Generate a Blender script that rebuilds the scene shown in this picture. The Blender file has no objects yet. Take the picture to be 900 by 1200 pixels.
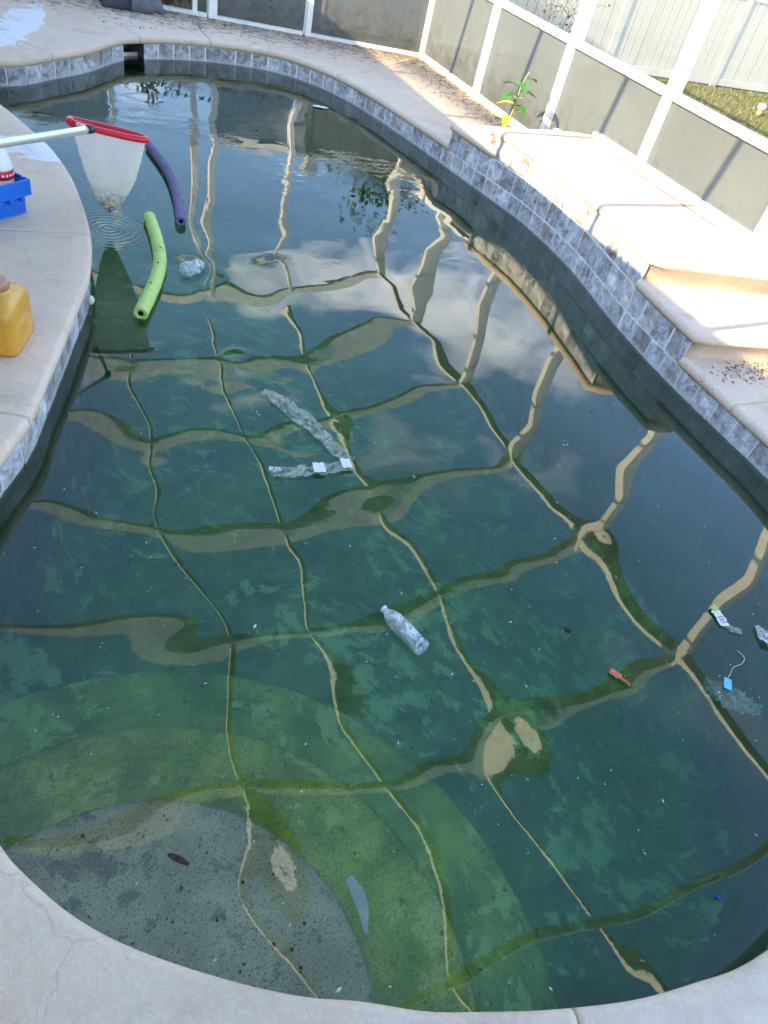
import bpy, bmesh, math, random
import numpy as np
from mathutils import Vector, Matrix
R = math.radians
S = bpy.context.scene
C = S.collection
rnd = random.Random(7)

# ------------------------------------------------------------------ camera, sky, sun, exposure
cam_d = bpy.data.cameras.new('camera'); cam = bpy.data.objects.new('camera', cam_d); C.objects.link(cam)
S.camera = cam
def cam_axes():
    def d(x, y):
        v = Vector((x - 450, y - 600, 830)); return v.normalized()
    dn = d(208, 1454); y = d(-74, -335)
    y = (y - dn * y.dot(dn)).normalized(); z = -dn; x = y.cross(z)
    return x, y, z                               # world axes in (right, down, forward)
_x, _y, _z = cam_axes()
right = Vector((_x[0], _y[0], _z[0])); down = Vector((_x[1], _y[1], _z[1])); fwd = Vector((_x[2], _y[2], _z[2]))
m = Matrix((right, -down, -fwd)).transposed().to_4x4(); m.translation = Vector((0, 0, 2.0))
cam.matrix_world = m
cam_d.sensor_fit = 'HORIZONTAL'; cam_d.sensor_width = 36; cam_d.lens = 36 * 830 / 900
cam_d.clip_end = 500; cam_d.clip_start = 0.02

SUN_EL, SUN_AZ = R(26.5), R(-98.0)               # azimuth from +Y clockwise: the sun stands at -X
w = bpy.data.worlds.new('World'); S.world = w; w.use_nodes = True
nt = w.node_tree; nt.nodes.clear()
sky = nt.nodes.new('ShaderNodeTexSky'); sky.sky_type = 'NISHITA'; sky.sun_disc = False
sky.sun_elevation = SUN_EL; sky.sun_rotation = SUN_AZ; sky.air_density = 1.0; sky.dust_density = 0.3; sky.ozone_density = 2.2
bg = nt.nodes.new('ShaderNodeBackground'); bg.inputs[1].default_value = 0.10
wo = nt.nodes.new('ShaderNodeOutputWorld')
# thin soft clouds over the whole sky
tc = nt.nodes.new('ShaderNodeTexCoord'); mp = nt.nodes.new('ShaderNodeMapping'); mp.inputs['Scale'].default_value = (1, 1, 2.2)
cn = nt.nodes.new('ShaderNodeTexNoise'); cn.inputs['Scale'].default_value = 3.4; cn.inputs['Detail'].default_value = 7; cn.inputs['Roughness'].default_value = .55
cr = nt.nodes.new('ShaderNodeMapRange'); cr.inputs[1].default_value = .54; cr.inputs[2].default_value = .68; cr.inputs[3].default_value = 0; cr.inputs[4].default_value = .9
cm = nt.nodes.new('ShaderNodeMix'); cm.data_type = 'RGBA'; cm.inputs['B'].default_value = (10.6, 10.4, 10.0, 1)
nt.links.new(tc.outputs['Generated'], mp.inputs[0]); nt.links.new(mp.outputs[0], cn.inputs[0]); nt.links.new(cn.outputs[0], cr.inputs[0])
sx = nt.nodes.new('ShaderNodeSeparateXYZ'); nt.links.new(tc.outputs['Generated'], sx.inputs[0])
el = nt.nodes.new('ShaderNodeMapRange'); nt.links.new(sx.outputs[2], el.inputs[0]); el.inputs[1].default_value = .72; el.inputs[2].default_value = .32; el.inputs[3].default_value = .03; el.inputs[4].default_value = 1
em = nt.nodes.new('ShaderNodeMath'); em.operation = 'MULTIPLY'; nt.links.new(cr.outputs[0], em.inputs[0]); nt.links.new(el.outputs[0], em.inputs[1])
nt.links.new(em.outputs[0], cm.inputs[0]); nt.links.new(sky.outputs[0], cm.inputs['A'])
nt.links.new(cm.outputs['Result'], bg.inputs[0]); nt.links.new(bg.outputs[0], wo.inputs[0])
sd = bpy.data.lights.new('sun', 'SUN'); sd.energy = 2.35; sd.angle = R(.55); sd.color = (1, .82, .50)
so = bpy.data.objects.new('sun', sd); C.objects.link(so)
sundir = Vector((math.sin(SUN_AZ) * math.cos(SUN_EL), math.cos(SUN_AZ) * math.cos(SUN_EL), math.sin(SUN_EL)))
so.rotation_euler = sundir.to_track_quat('Z', 'Y').to_euler()
S.view_settings.view_transform = 'Standard'; S.view_settings.look = 'None'; S.view_settings.gamma = 1
S.view_settings.exposure = 2.78
S.render.engine = 'CYCLES'
S.cycles.max_bounces = 8; S.cycles.diffuse_bounces = 3; S.cycles.glossy_bounces = 4; S.cycles.transparent_max_bounces = 16
S.cycles.volume_bounces = 0; S.cycles.caustics_reflective = False; S.cycles.caustics_refractive = False

# ------------------------------------------------------------------ helpers
def tag(o, label=None, cat=None, group=None, kind=None):
    if label: o['label'] = label
    if cat: o['category'] = cat
    if group: o['group'] = group
    if kind: o['kind'] = kind
    return o
def link(name, me, mats=None, parent=None, loc=None, rot=None, smooth=False):
    o = bpy.data.objects.new(name, me); C.objects.link(o)
    if mats is not None:
        for q in (mats if isinstance(mats, (list, tuple)) else [mats]): me.materials.append(q)
    if parent: o.parent = parent
    if loc is not None: o.location = loc
    if rot is not None: o.rotation_euler = rot
    if smooth: me.shade_smooth()
    return o
def mesh(name, V, F, mats=None, parent=None, smooth=False, **k):
    me = bpy.data.meshes.new(name); me.from_pydata([tuple(v) for v in V], [], F); me.update()
    return link(name, me, mats, parent, smooth=smooth, **k)
def frombm(name, bm, mats=None, parent=None, smooth=False, **k):
    bmesh.ops.recalc_face_normals(bm, faces=bm.faces)
    me = bpy.data.meshes.new(name); bm.to_mesh(me); bm.free()
    return link(name, me, mats, parent, smooth=smooth, **k)
def empty(name, loc=(0, 0, 0), rz=0):
    o = bpy.data.objects.new(name, None); C.objects.link(o); o.location = loc; o.rotation_euler = (0, 0, rz); o.empty_display_size = .1
    return o
def box(bm, c, s, mat=None, bev=0):
    vs = []
    for x in (-.5, .5):
        for y in (-.5, .5):
            for z in (-.5, .5):
                p = Vector((x * s[0], y * s[1], z * s[2]))
                if mat is not None: p = mat @ p
                vs.append(bm.verts.new(p + Vector(c)))
    fs = [(0, 1, 3, 2), (4, 6, 7, 5), (0, 4, 5, 1), (2, 3, 7, 6), (0, 2, 6, 4), (1, 5, 7, 3)]
    nf = [bm.faces.new([vs[i] for i in f]) for f in fs]
    if bev:
        es = list({e for f in nf for e in f.edges})
        bmesh.ops.bevel(bm, geom=es, offset=bev, segments=2, profile=.5, affect='EDGES')
def bar(bm, a, b, w, h, up=(0, 0, 1), bev=0):
    a = Vector(a); b = Vector(b); x = (b - a).normalized(); u = Vector(up); y = u.cross(x)
    if y.length < 1e-4: y = Vector((0, 1, 0)).cross(x)
    y.normalize(); z = x.cross(y)
    mm = Matrix((x, y, z)).transposed()
    box(bm, (a + b) / 2, ((b - a).length, w, h), mm, bev)
def tube(bm, pts, r, n=12, cap=True, flat=None):
    pts = [Vector(p) for p in pts]; rings = []
    rr = r if isinstance(r, (list, tuple)) else [r] * len(pts)
    prev = None
    for i, p in enumerate(pts):
        t = (pts[min(i + 1, len(pts) - 1)] - pts[max(i - 1, 0)]).normalized()
        if prev is None:
            u = Vector((0, 0, 1)).cross(t)
            if u.length < .1: u = Vector((1, 0, 0)).cross(t)
        else: u = prev - t * prev.dot(t)
        u.normalize(); prev = u; v = t.cross(u)
        rings.append([bm.verts.new(p + (u * math.cos(2 * math.pi * k / n) + v * math.sin(2 * math.pi * k / n)) * rr[i]) for k in range(n)])
    for a, b in zip(rings[:-1], rings[1:]):
        for k in range(n): bm.faces.new((a[k], a[(k + 1) % n], b[(k + 1) % n], b[k]))
    if cap:
        bm.faces.new(rings[0][::-1]); bm.faces.new(rings[-1])
    return rings
def lathe(bm, prof, n=24, mat=None, jig=None):
    rings = []
    for r, z in prof:
        ring = []
        for k in range(n):
            a = 2 * math.pi * k / n; p = Vector((r * math.cos(a), r * math.sin(a), z))
            if jig: p = jig(p, a)
            if mat is not None: p = mat @ p
            ring.append(bm.verts.new(p))
        rings.append(ring)
    for a, b in zip(rings[:-1], rings[1:]):
        for k in range(n): bm.faces.new((a[k], a[(k + 1) % n], b[(k + 1) % n], b[k]))
    bm.faces.new(rings[0][::-1]); bm.faces.new(rings[-1])
def smoothpath(pts, n=8):
    out = []
    P = [Vector(p) for p in pts]; P = [P[0] * 2 - P[1]] + P + [P[-1] * 2 - P[-2]]
    for i in range(1, len(P) - 2):
        for k in range(n):
            t = k / n; a, b, c, d = P[i - 1:i + 3]
            out.append(.5 * ((2 * b) + (c - a) * t + (2 * a - 5 * b + 4 * c - d) * t * t + (3 * b - a - 3 * c + d) * t ** 3))
    out.append(P[-2]); return out

# ------------------------------------------------------------------ materials
class MT:
    def __init__(s, name):
        s.m = bpy.data.materials.new(name); s.m.use_nodes = True; s.t = s.m.node_tree; s.t.nodes.clear()
        s.out = s.n('ShaderNodeOutputMaterial')
    def n(s, k, **kw):
        o = s.t.nodes.new(k)
        for a, b in kw.items(): setattr(o, a, b)
        return o
    def l(s, a, b): s.t.links.new(a, b)
    def pos(s): return s.n('ShaderNodeNewGeometry').outputs['Position']
    def obj(s): return s.n('ShaderNodeTexCoord').outputs['Object']
    def noise(s, v, sc, det=4, ro=.55, dist=0):
        o = s.n('ShaderNodeTexNoise'); o.inputs['Scale'].default_value = sc; o.inputs['Detail'].default_value = det
        o.inputs['Roughness'].default_value = ro; o.inputs['Distortion'].default_value = dist
        if v is not None: s.l(v, o.inputs['Vector'])
        return o.outputs['Fac']
    def vor(s, v, sc, feat='F1', out='Distance'):
        o = s.n('ShaderNodeTexVoronoi', feature=feat); o.inputs['Scale'].default_value = sc; s.l(v, o.inputs['Vector']); return o.outputs[out]
    def ramp(s, f, a, b, lo=0, hi=1):
        o = s.n('ShaderNodeMapRange'); s.l(f, o.inputs[0])
        for i, x in enumerate((a, b, lo, hi)): o.inputs[i + 1].default_value = x
        return o.outputs[0]
    def cramp(s, f, stops):
        o = s.n('ShaderNodeValToRGB'); s.l(f, o.inputs[0]); e = o.color_ramp.elements
        while len(e) < len(stops): e.new(.5)
        for q, (p, c) in zip(e, stops): q.position = p; q.color = (*c, 1)
        return o.outputs[0]
    def mix(s, f, a, b, mode='MIX'):
        o = s.n('ShaderNodeMix', data_type='RGBA', blend_type=mode)
        for i, x in ((0, f), ('A', a), ('B', b)):
            if isinstance(x, (float, int)): o.inputs[i].default_value = x
            elif isinstance(x, tuple): o.inputs[i].default_value = (*x, 1)
            else: s.l(x, o.inputs[i])
        return o.outputs['Result']
    def math(s, op, a, b=0.0):
        o = s.n('ShaderNodeMath', operation=op)
        for i, x in enumerate((a, b)):
            if isinstance(x, (float, int)): o.inputs[i].default_value = x
            else: s.l(x, o.inputs[i])
        return o.outputs[0]
    def xyz(s, v): return s.n('ShaderNodeSeparateXYZ'), v
    def bump(s, h, st, dist=.01):
        o = s.n('ShaderNodeBump'); o.inputs['Strength'].default_value = st; o.inputs['Distance'].default_value = dist; s.l(h, o.inputs['Height']); return o.outputs[0]
    def bsdf(s, col, rough=.6, nrm=None, metal=0, spec=.5, **kw):
        o = s.n('ShaderNodeBsdfPrincipled')
        if isinstance(col, tuple): o.inputs['Base Color'].default_value = (*col, 1)
        else: s.l(col, o.inputs['Base Color'])
        if isinstance(rough, (int, float)): o.inputs['Roughness'].default_value = rough
        else: s.l(rough, o.inputs['Roughness'])
        o.inputs['Metallic'].default_value = metal; o.inputs['Specular IOR Level'].default_value = spec
        for k, v in kw.items(): o.inputs[k.replace('_', ' ')].default_value = v
        if nrm is not None: s.l(nrm, o.inputs['Normal'])
        s.l(o.outputs[0], s.out.inputs[0]); return o

def simple(name, col, rough=.5, var=.15, sc=20, bump=0, metal=0, spec=.5, dirt=None, **kw):
    t = MT(name); p = t.obj(); f = t.noise(p, sc, 5)
    c = t.mix(t.ramp(f, .3, .7), tuple(x * (1 - var) for x in col), tuple(min(1, x * (1 + var)) for x in col))
    if dirt:
        d = t.ramp(t.noise(p, sc * .35, 6, .65), .52, .68); c = t.mix(t.math('MULTIPLY', d, .6), c, dirt)
    nn = t.bump(t.noise(p, sc * 4, 4), bump) if bump else None
    t.bsdf(c, rough, nn, metal, spec, **kw); return t.m

def mat_concrete():
    t = MT('sprayed_concrete'); p = t.pos()
    big = t.noise(p, 1.1, 5, .6); mid = t.noise(p, 9, 5, .6)
    splat = t.ramp(t.noise(p, 62, 5, .62, .5), .44, .62)          # flattened spray droplets
    grit = t.noise(p, 260, 3, .6)
    base = t.mix(t.ramp(big, .3, .7), (.65, .485, .35), (.75, .60, .445))
    base = t.mix(t.ramp(mid, .45, .75, 0, .35), base, (.46, .37, .31))
    base = t.mix(t.math('MULTIPLY', splat, .36), base, (.76, .68, .61))
    base = t.mix(t.ramp(grit, .58, .75, 0, .45), base, (.33, .30, .27))
    # flaking whitewash on the far left of the deck and across the left deck
    sep = t.n('ShaderNodeSeparateXYZ'); t.l(p, sep.inputs[0]); X, Y = sep.outputs[0], sep.outputs[1]
    wn = t.noise(p, 3.0, 8, .68, .4)
    def band(a, b, c, wdt, amp):                                   # |a x + b y - c| < width
        v = t.math('ADD', t.math('MULTIPLY', X, a), t.math('MULTIPLY', Y, b)); v = t.math('ABSOLUTE', t.math('SUBTRACT', v, c))
        return t.ramp(v, wdt, 0, 0, amp)
    leftside = t.ramp(X, .62, .45)
    far = t.math('MULTIPLY', t.math('MULTIPLY', band(.93, -.36, -2.52, .33, .55), leftside), t.ramp(Y, 6.6, 7.0))
    near = t.math('MULTIPLY', t.math('MULTIPLY', band(.1, 1, 4.98, .30, .62), leftside), 1.0)
    msk = t.ramp(t.math('ADD', wn, t.math('MAXIMUM', far, near)), .80, .84)
    base = t.mix(t.math('MULTIPLY', msk, .85), base, (.80, .82, .85))
    # dirt and leaf mould close to the wall of the enclosure
    dn = t.noise(p, 14, 7, .7)
    edge = t.math('MULTIPLY', t.ramp(X, 3.7, 4.45, 0, .26), t.ramp(Y, 5.4, 6.2))
    edge2 = t.ramp(t.math('ADD', t.math('MULTIPLY', X, .15), Y), 7.9, 8.9, 0, .24)
    dm = t.ramp(t.math('ADD', dn, t.math('MAXIMUM', edge, edge2)), .66, .80, 0, .7)
    base = t.mix(dm, base, (.16, .12, .085))
    pv = t.n('ShaderNodeVectorMath', operation='ADD'); t.l(p, pv.inputs[0]); nz_ = t.n('ShaderNodeTexNoise'); nz_.inputs['Scale'].default_value = 2.5; nz_.inputs['Detail'].default_value = 6; t.l(p, nz_.inputs['Vector'])
    ns_ = t.n('ShaderNodeVectorMath', operation='SCALE'); t.l(nz_.outputs['Color'], ns_.inputs[0]); ns_.inputs['Scale'].default_value = .5; t.l(ns_.outputs[0], pv.inputs[1])
    ck = t.math('MULTIPLY', t.ramp(t.vor(pv.outputs[0], .75, 'DISTANCE_TO_EDGE'), .0035, .0, 0, 1), t.ramp(t.noise(p, 1.7, 3), .50, .56))
    base = t.mix(t.math('MULTIPLY', ck, .22), base, (.16, .12, .09))
    stn = t.ramp(t.noise(p, 2.6, 8, .66, .8), .55, .70, 0, .38); base = t.mix(stn, base, (.36, .27, .20))
    h = t.math('ADD', t.math('MULTIPLY', splat, .5), t.math('MULTIPLY', grit, .5))
    t.bsdf(base, .85, t.bump(h, .35, .004), spec=.3); return t.m
def mat_tile():
    t = MT('slate_tile'); o = t.n('ShaderNodeObjectInfo'); v = t.n('ShaderNodeVectorMath', operation='ADD'); t.l(t.obj(), v.inputs[0])
    sc = t.n('ShaderNodeVectorMath', operation='SCALE'); cx = t.n('ShaderNodeCombineXYZ')
    for i in range(3): t.l(o.outputs['Random'], cx.inputs[i])
    t.l(cx.outputs[0], sc.inputs[0]); sc.inputs['Scale'].default_value = 37; t.l(sc.outputs[0], v.inputs[1]); p = v.outputs[0]
    f = t.noise(p, 12, 10, .70, .7)
    c = t.cramp(f, [(.32, (.10, .085, .08)), (.42, (.27, .25, .26)), (.49, (.40, .42, .50)), (.56, (.55, .55, .57)), (.66, (.80, .79, .76))])
    br = t.ramp(t.noise(p, 7, 6, .6, .5), .5, .64, 0, .7)
    c = t.mix(br, c, (.36, .28, .22))
    rr = t.ramp(o.outputs['Random'], 0, 1, .72, 1.28); c = t.mix(1.0, c, t.mix(0.0, (1, 1, 1), (1, 1, 1)), 'MULTIPLY')
    hs = t.n('ShaderNodeHueSaturation'); t.l(c, hs.inputs['Color']); t.l(rr, hs.inputs['Value']); hs.inputs['Saturation'].default_value = 1.0
    # lime scale above the waterline
    sep = t.n('ShaderNodeSeparateXYZ'); t.l(t.pos(), sep.inputs[0])
    sc_ = t.math('ADD', t.ramp(sep.outputs[2], .07, .0, 0, .42), t.noise(t.pos(), 45, 6, .7))
    c2 = t.mix(t.ramp(sc_, .68, .9, 0, .75), hs.outputs[0], (.56, .57, .55))
    t.bsdf(c2, .32, t.bump(f, .3, .003), spec=.5); return t.m
def mat_grout():
    t = MT('white_grout'); p = t.pos(); sep = t.n('ShaderNodeSeparateXYZ'); t.l(p, sep.inputs[0])
    f = t.noise(p, 30, 5)
    c = t.mix(t.ramp(f, .3, .7), (.74, .72, .68), (.88, .87, .84))
    al = t.ramp(sep.outputs[2], .012, -.03)
    a2 = t.mix(t.ramp(t.noise(p, 5, 7, .65), .4, .62), (.30, .36, .24), (.44, .48, .36))
    t.bsdf(t.mix(al, c, a2), .8); return t.m
def mat_algae(name, hi, lo, spot, sc=4, grain=.0):
    t = MT(name); p = t.pos()
    f = t.noise(p, sc, 9, .68, .3); g = t.noise(p, 140, 4, .75)
    c = t.mix(t.ramp(f, .38, .62), lo, hi)
    s1 = t.ramp(t.math('ADD', t.noise(p, sc * 2.1, 8, .7, .4), t.ramp(t.noise(p, sc * .45, 4), .4, .6, -.05, .05)), .54, .61)
    c = t.mix(t.math('MULTIPLY', s1, .85), c, spot)
    s2 = t.ramp(t.noise(p, sc * 5, 7, .7), .60, .66)
    c = t.mix(t.math('MULTIPLY', s2, .6), c, tuple(x * .35 for x in lo))
    if grain:
        c = t.mix(t.ramp(g, .56, .70, 0, grain), c, (.75, .72, .62)); c = t.mix(t.ramp(g, .46, .34, 0, grain), c, (.03, .035, .02))
    t.bsdf(c, .9, t.bump(f, .4, .01), spec=.1); return t.m
def mat_water():
    t = MT('pool_water'); fr = t.n('ShaderNodeFresnel'); fr.inputs['IOR'].default_value = 1.56
    p = t.pos(); mp_ = t.n('ShaderNodeMapping'); mp_.inputs['Scale'].default_value = (1, 1.3, 1); t.l(p, mp_.inputs[0])
    n1 = t.noise(mp_.outputs[0], 3.4, 3, .45); n2 = t.noise(mp_.outputs[0], 9, 3, .5)
    sep = t.n('ShaderNodeSeparateXYZ'); t.l(p, sep.inputs[0])
    farm = t.ramp(sep.outputs[1], 3.6, 6.4, .03, 1.0)
    farp = t.ramp(t.noise(p, 1.4, 2), .45, .62)
    h = t.math('ADD', t.math('MULTIPLY', n1, .00012), t.math('MULTIPLY', t.math('MULTIPLY', n2, farp), t.math('MULTIPLY', farm, .0038)))
    n3 = t.noise(mp_.outputs[0], 30, 3, .6); h = t.math('ADD', h, t.math('MULTIPLY', n3, .000012))
    # rings where drips from the net land
    sub = t.n('ShaderNodeVectorMath', operation='DISTANCE'); t.l(p, sub.inputs[0]); sub.inputs[1].default_value = (.48, 4.31, 0)
    ring = t.math('SINE', t.math('MULTIPLY', sub.outputs['Value'], 170.0)); fade = t.ramp(sub.outputs['Value'], .32, .0, 0, .0008)
    h = t.math('ADD', h, t.math('MULTIPLY', ring, fade))
    b = t.n('ShaderNodeBump'); b.inputs['Strength'].default_value = 1; b.inputs['Distance'].default_value = 1; t.l(h, b.inputs['Height'])
    t.l(b.outputs[0], fr.inputs['Normal'])
    gl = t.n('ShaderNodeBsdfGlossy'); gl.inputs['Roughness'].default_value = 0.0; gl.inputs['Color'].default_value = (1, 1, 1, 1); t.l(b.outputs[0], gl.inputs['Normal'])
    tr = t.n('ShaderNodeBsdfTransparent'); mx = t.n('ShaderNodeMixShader')
    t.l(fr.outputs[0], mx.inputs[0]); t.l(tr.outputs[0], mx.inputs[1]); t.l(gl.outputs[0], mx.inputs[2]); t.l(mx.outputs[0], t.out.inputs[0])
    va = t.n('ShaderNodeVolumeAbsorption'); va.inputs['Color'].default_value = (.36, .87, .47, 1); va.inputs['Density'].default_value = .92
    vs = t.n('ShaderNodeVolumeScatter'); vs.inputs['Color'].default_value = (.38, .90, .60, 1); vs.inputs['Density'].default_value = .13
    ad = t.n('ShaderNodeAddShader'); t.l(va.outputs[0], ad.inputs[0]); t.l(vs.outputs[0], ad.inputs[1]); t.l(ad.outputs[0], t.out.inputs['Volume']); return t.m
def mat_film(name, col, opacity=.35, rough=.15, scale=30):
    t = MT(name); p = t.obj()
    o = t.bsdf(col, rough, t.bump(t.noise(p, scale, 5, .6, 1.0), .9, .02), spec=1.0)
    tr = t.n('ShaderNodeBsdfTransparent'); mx = t.n('ShaderNodeMixShader')
    t.l(t.ramp(t.noise(p, scale * .8, 6, .72, 1.5), .42, .62, opacity * .22, min(1, opacity * 2.1)), mx.inputs[0]); t.l(tr.outputs[0], mx.inputs[1]); t.l(o.outputs[0], mx.inputs[2])
    t.l(mx.outputs[0], t.out.inputs[0]); return t.m
def mat_screen(name, col, op, back=.0):
    t = MT(name); d = t.n('ShaderNodeBsdfDiffuse'); p = t.pos()
    c = t.mix(t.ramp(t.noise(p, 1.3, 5, .6), .35, .65), tuple(x * .86 for x in col), col)
    c = t.mix(t.ramp(t.noise(p, 4, 7, .7), .56, .75, 0, .35), c, (.20, .16, .12))
    sep = t.n('ShaderNodeSeparateXYZ'); t.l(p, sep.inputs[0])
    mud = t.ramp(t.math('ADD', t.ramp(sep.outputs[2], .75, .2, 0, .35), t.noise(p, 11, 7, .7)), .62, .95, 0, .55)
    c = t.mix(mud, c, (.07, .055, .04))
    t.l(c, d.inputs[0]); sh = d.outputs[0]
    if back:
        b = t.n('ShaderNodeBsdfTranslucent'); t.l(c, b.inputs[0]); m0 = t.n('ShaderNodeMixShader'); m0.inputs[0].default_value = back
        t.l(sh, m0.inputs[1]); t.l(b.outputs[0], m0.inputs[2]); sh = m0.outputs[0]
    wv = t.ramp(t.noise(p, 700, 1, .5), .35, .65, op - .05, min(1, op + .05))
    tr = t.n('ShaderNodeBsdfTransparent'); mx = t.n('ShaderNodeMixShader'); t.l(wv, mx.inputs[0])
    t.l(tr.outputs[0], mx.inputs[1]); t.l(sh, mx.inputs[2]); t.l(mx.outputs[0], t.out.inputs[0]); return t.m
def mat_lawn():
    t = MT('lawn_soil'); p = t.pos()
    c = t.mix(t.ramp(t.noise(p, 1.5, 7, .65), .38, .62), (.075, .09, .03), (.15, .14, .065))
    c = t.mix(t.ramp(t.noise(p, 60, 4, .7), .5, .7, 0, .6), c, (.26, .22, .12))
    t.bsdf(c, .95, t.bump(t.noise(p, 90, 4, .7), .8, .02), spec=.1); return t.m
def mat_leaf(name, a, b):
    t = MT(name); o = t.n('ShaderNodeObjectInfo'); f = t.noise(t.pos(), 40, 4)
    c = t.mix(t.ramp(f, .35, .65), a, b)
    q = t.bsdf(c, .45, spec=.4); q.inputs['Subsurface Weight'].default_value = 0
    return t.m

M = dict(
    concrete=mat_concrete(), tile=mat_tile(), grout=mat_grout(), water=mat_water(),
    floor=mat_algae('algae_plaster', (.36, .48, .25), (.15, .27, .13), (.76, .85, .52), 3.2),
    step1=mat_algae('algae_step_upper', (.98, .84, .46), (.66, .56, .28), (.36, .32, .16), 5, .95),
    step2=mat_algae('algae_step_middle', (.78, .80, .13), (.30, .42, .05), (.88, .86, .24), 4.5, .7),
    step3=mat_algae('algae_step_lower', (.60, .70, .15), (.22, .36, .07), (.76, .84, .30), 4, .5),
    alu=simple('white_aluminium', (.84, .83, .78), .38, .04, 6, dirt=(.52, .50, .44)),
    kick=mat_screen('solar_screen_panel', (.20, .21, .205), .90, .5),
    scr=mat_screen('insect_screen', (.10, .10, .10), .13),
    vinyl=simple('white_vinyl', (.62, .58, .49), .5, .06, 3, dirt=(.46, .43, .35)),
    lawn=mat_lawn(), grass=mat_leaf('grass_blades', (.09, .115, .03), (.20, .19, .085)),
    roofm=simple('brown_shingle', (.16, .13, .11), .9, .3, 9), stucco=simple('cream_stucco', (.60, .55, .46), .9, .08, 12, .3),
    purple=simple('violet_foam', (.15, .125, .24), .85, .18, 35, .3, dirt=(.10, .09, .18)),
    green=simple('lime_foam', (.50, .68, .20), .85, .10, 30, .3, dirt=(.30, .42, .12)),
    hole=simple('dark_hollow', (.01, .01, .01), .9), blue=simple('blue_plastic', (.003, .13, .60), .38, .08, 15),
    white=simple('white_plastic', (.78, .78, .78), .35, .04, 15), red=simple('red_plastic', (.62, .012, .03), .32, .12, 25),
    pole=simple('brushed_aluminium', (.72, .73, .75), .3, .05, 40, metal=.6), black=simple('black_rubber', (.015, .015, .015), .5),
    orange=simple('amber_plastic', (.62, .31, .035), .36, .12, 9, .15, dirt=(.72, .45, .14)), cap=simple('brown_cap', (.42, .22, .14), .5, .1, 30),
    bark=simple('grey_bark', (.20, .16, .12), .9, .3, 30, .5), twig=simple('dry_twig', (.30, .24, .16), .9, .3, 30),
    dark=simple('dark_litter', (.05, .032, .022), .9, .5, 60), cloth=simple('grey_canvas', (.13, .14, .155), .85, .2, 8, .3),
    leafg=mat_leaf('green_leaf', (.03, .12, .02), (.06, .20, .03)), leafy=mat_leaf('yellow_leaf', (.50, .50, .03), (.38, .45, .03)),
    tree=mat_leaf('tree_leaf', (.035, .06, .02), (.09, .12, .035)), rust=simple('rusty_leaf', (.30, .10, .05), .8, .4, 30),
    bottle=mat_film('clear_bottle_plastic', (.86, .92, .94), .42, .08, 24), film=mat_film('thin_clear_film', (.62, .64, .52), .26, .2, 14),
    foil=mat_film('crinkled_film', (.80, .82, .80), .55, .18, 30), label=simple('paper_label', (.72, .74, .70), .6, .05, 40),
    tagb=simple('pale_blue_tag', (.13, .50, .72), .5, .1, 30), lime=simple('lime_print', (.35, .50, .12), .6), ora=simple('orange_wrapper', (.70, .16, .06), .45, .45, 90),
    sub=simple('sunken_cloth', (.85, .80, .62), .8, .15, 12), net=None, knob=simple('cream_fitting', (.62, .62, .50), .5, .1, 30),
    speck=simple('pale_speck', (.62, .64, .58), .7, .3, 60), brass=simple('aged_brass', (.55, .36, .12), .5, .2, 30),
)
tn = MT('net_cloth'); pp = tn.obj(); cc = tn.mix(tn.ramp(tn.noise(pp, 9, 5), .35, .7), (.90, .89, .84), (.96, .955, .93))
sp_ = tn.n('ShaderNodeSeparateXYZ'); tn.l(pp, sp_.inputs[0])
cc = tn.mix(tn.math('MULTIPLY', tn.ramp(sp_.outputs[2], -.30, -.46), tn.ramp(tn.noise(pp, 30, 6, .7), .42, .6)), cc, (.22, .17, .07))
b1 = tn.bsdf(cc, .8, tn.bump(tn.noise(pp, 14, 4), .5, .02)); tl = tn.n('ShaderNodeBsdfTranslucent'); tn.l(cc, tl.inputs[0]); mx_ = tn.n('ShaderNodeMixShader'); mx_.inputs[0].default_value = .42
tn.l(b1.outputs[0], mx_.inputs[1]); tn.l(tl.outputs[0], mx_.inputs[2]); tn.l(mx_.outputs[0], tn.out.inputs[0]); M['net'] = tn.m

# ------------------------------------------------------------------ pool outline (inner face of the pool wall)
WL = [(.03,6.69),(.23,6.79),(.42,6.98),(.70,7.23),(.96,7.58),(1.11,7.74),(1.30,7.84),(1.56,7.94),(1.90,8.0),(2.14,8.0),(2.40,7.97),(2.67,7.86),(2.90,7.63),
      (3.09,7.30),(3.22,6.89),(3.32,6.40),(3.40,5.97),(3.45,5.65),(3.49,5.35),(3.53,5.10),(3.56,4.90),(3.59,4.70),(3.60,4.48),(3.60,4.23),(3.585,4.0),(3.56,3.76),
      (3.47,3.30),(3.42,3.03),(3.39,2.80),(3.37,2.60),(3.355,2.40),(3.35,2.19),(3.345,2.02),(3.34,1.85),(3.34,1.70),(3.32,1.50),(3.22,1.1),(3.02,.70),(2.70,.36),(2.3,.12),(1.85,-.04),
      (1.44,-.09),(1.22,-.07),(1.04,-.04),(.83,.02),(.69,.07),(.56,.12),(.43,.19),(.30,.25),(.14,.35),(-.02,.47),(-.13,.58),(-.215,.70),(-.26,.78),
      (-.34,.98),(-.40,1.25),(-.39,1.6),(-.30,1.92),(-.19,2.15),(-.08,2.36),(0,2.61),(.06,2.79),(.15,3.08),(.23,3.33),(.26,3.45),(.30,3.70),(.32,3.94),(.32,4.24),
      (.30,4.62),(.24,4.98),(.16,5.25),(-.01,5.72),(-.16,5.95),(-.40,6.15),(-.56,6.38),(-.48,6.58),(-.22,6.66)]
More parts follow.
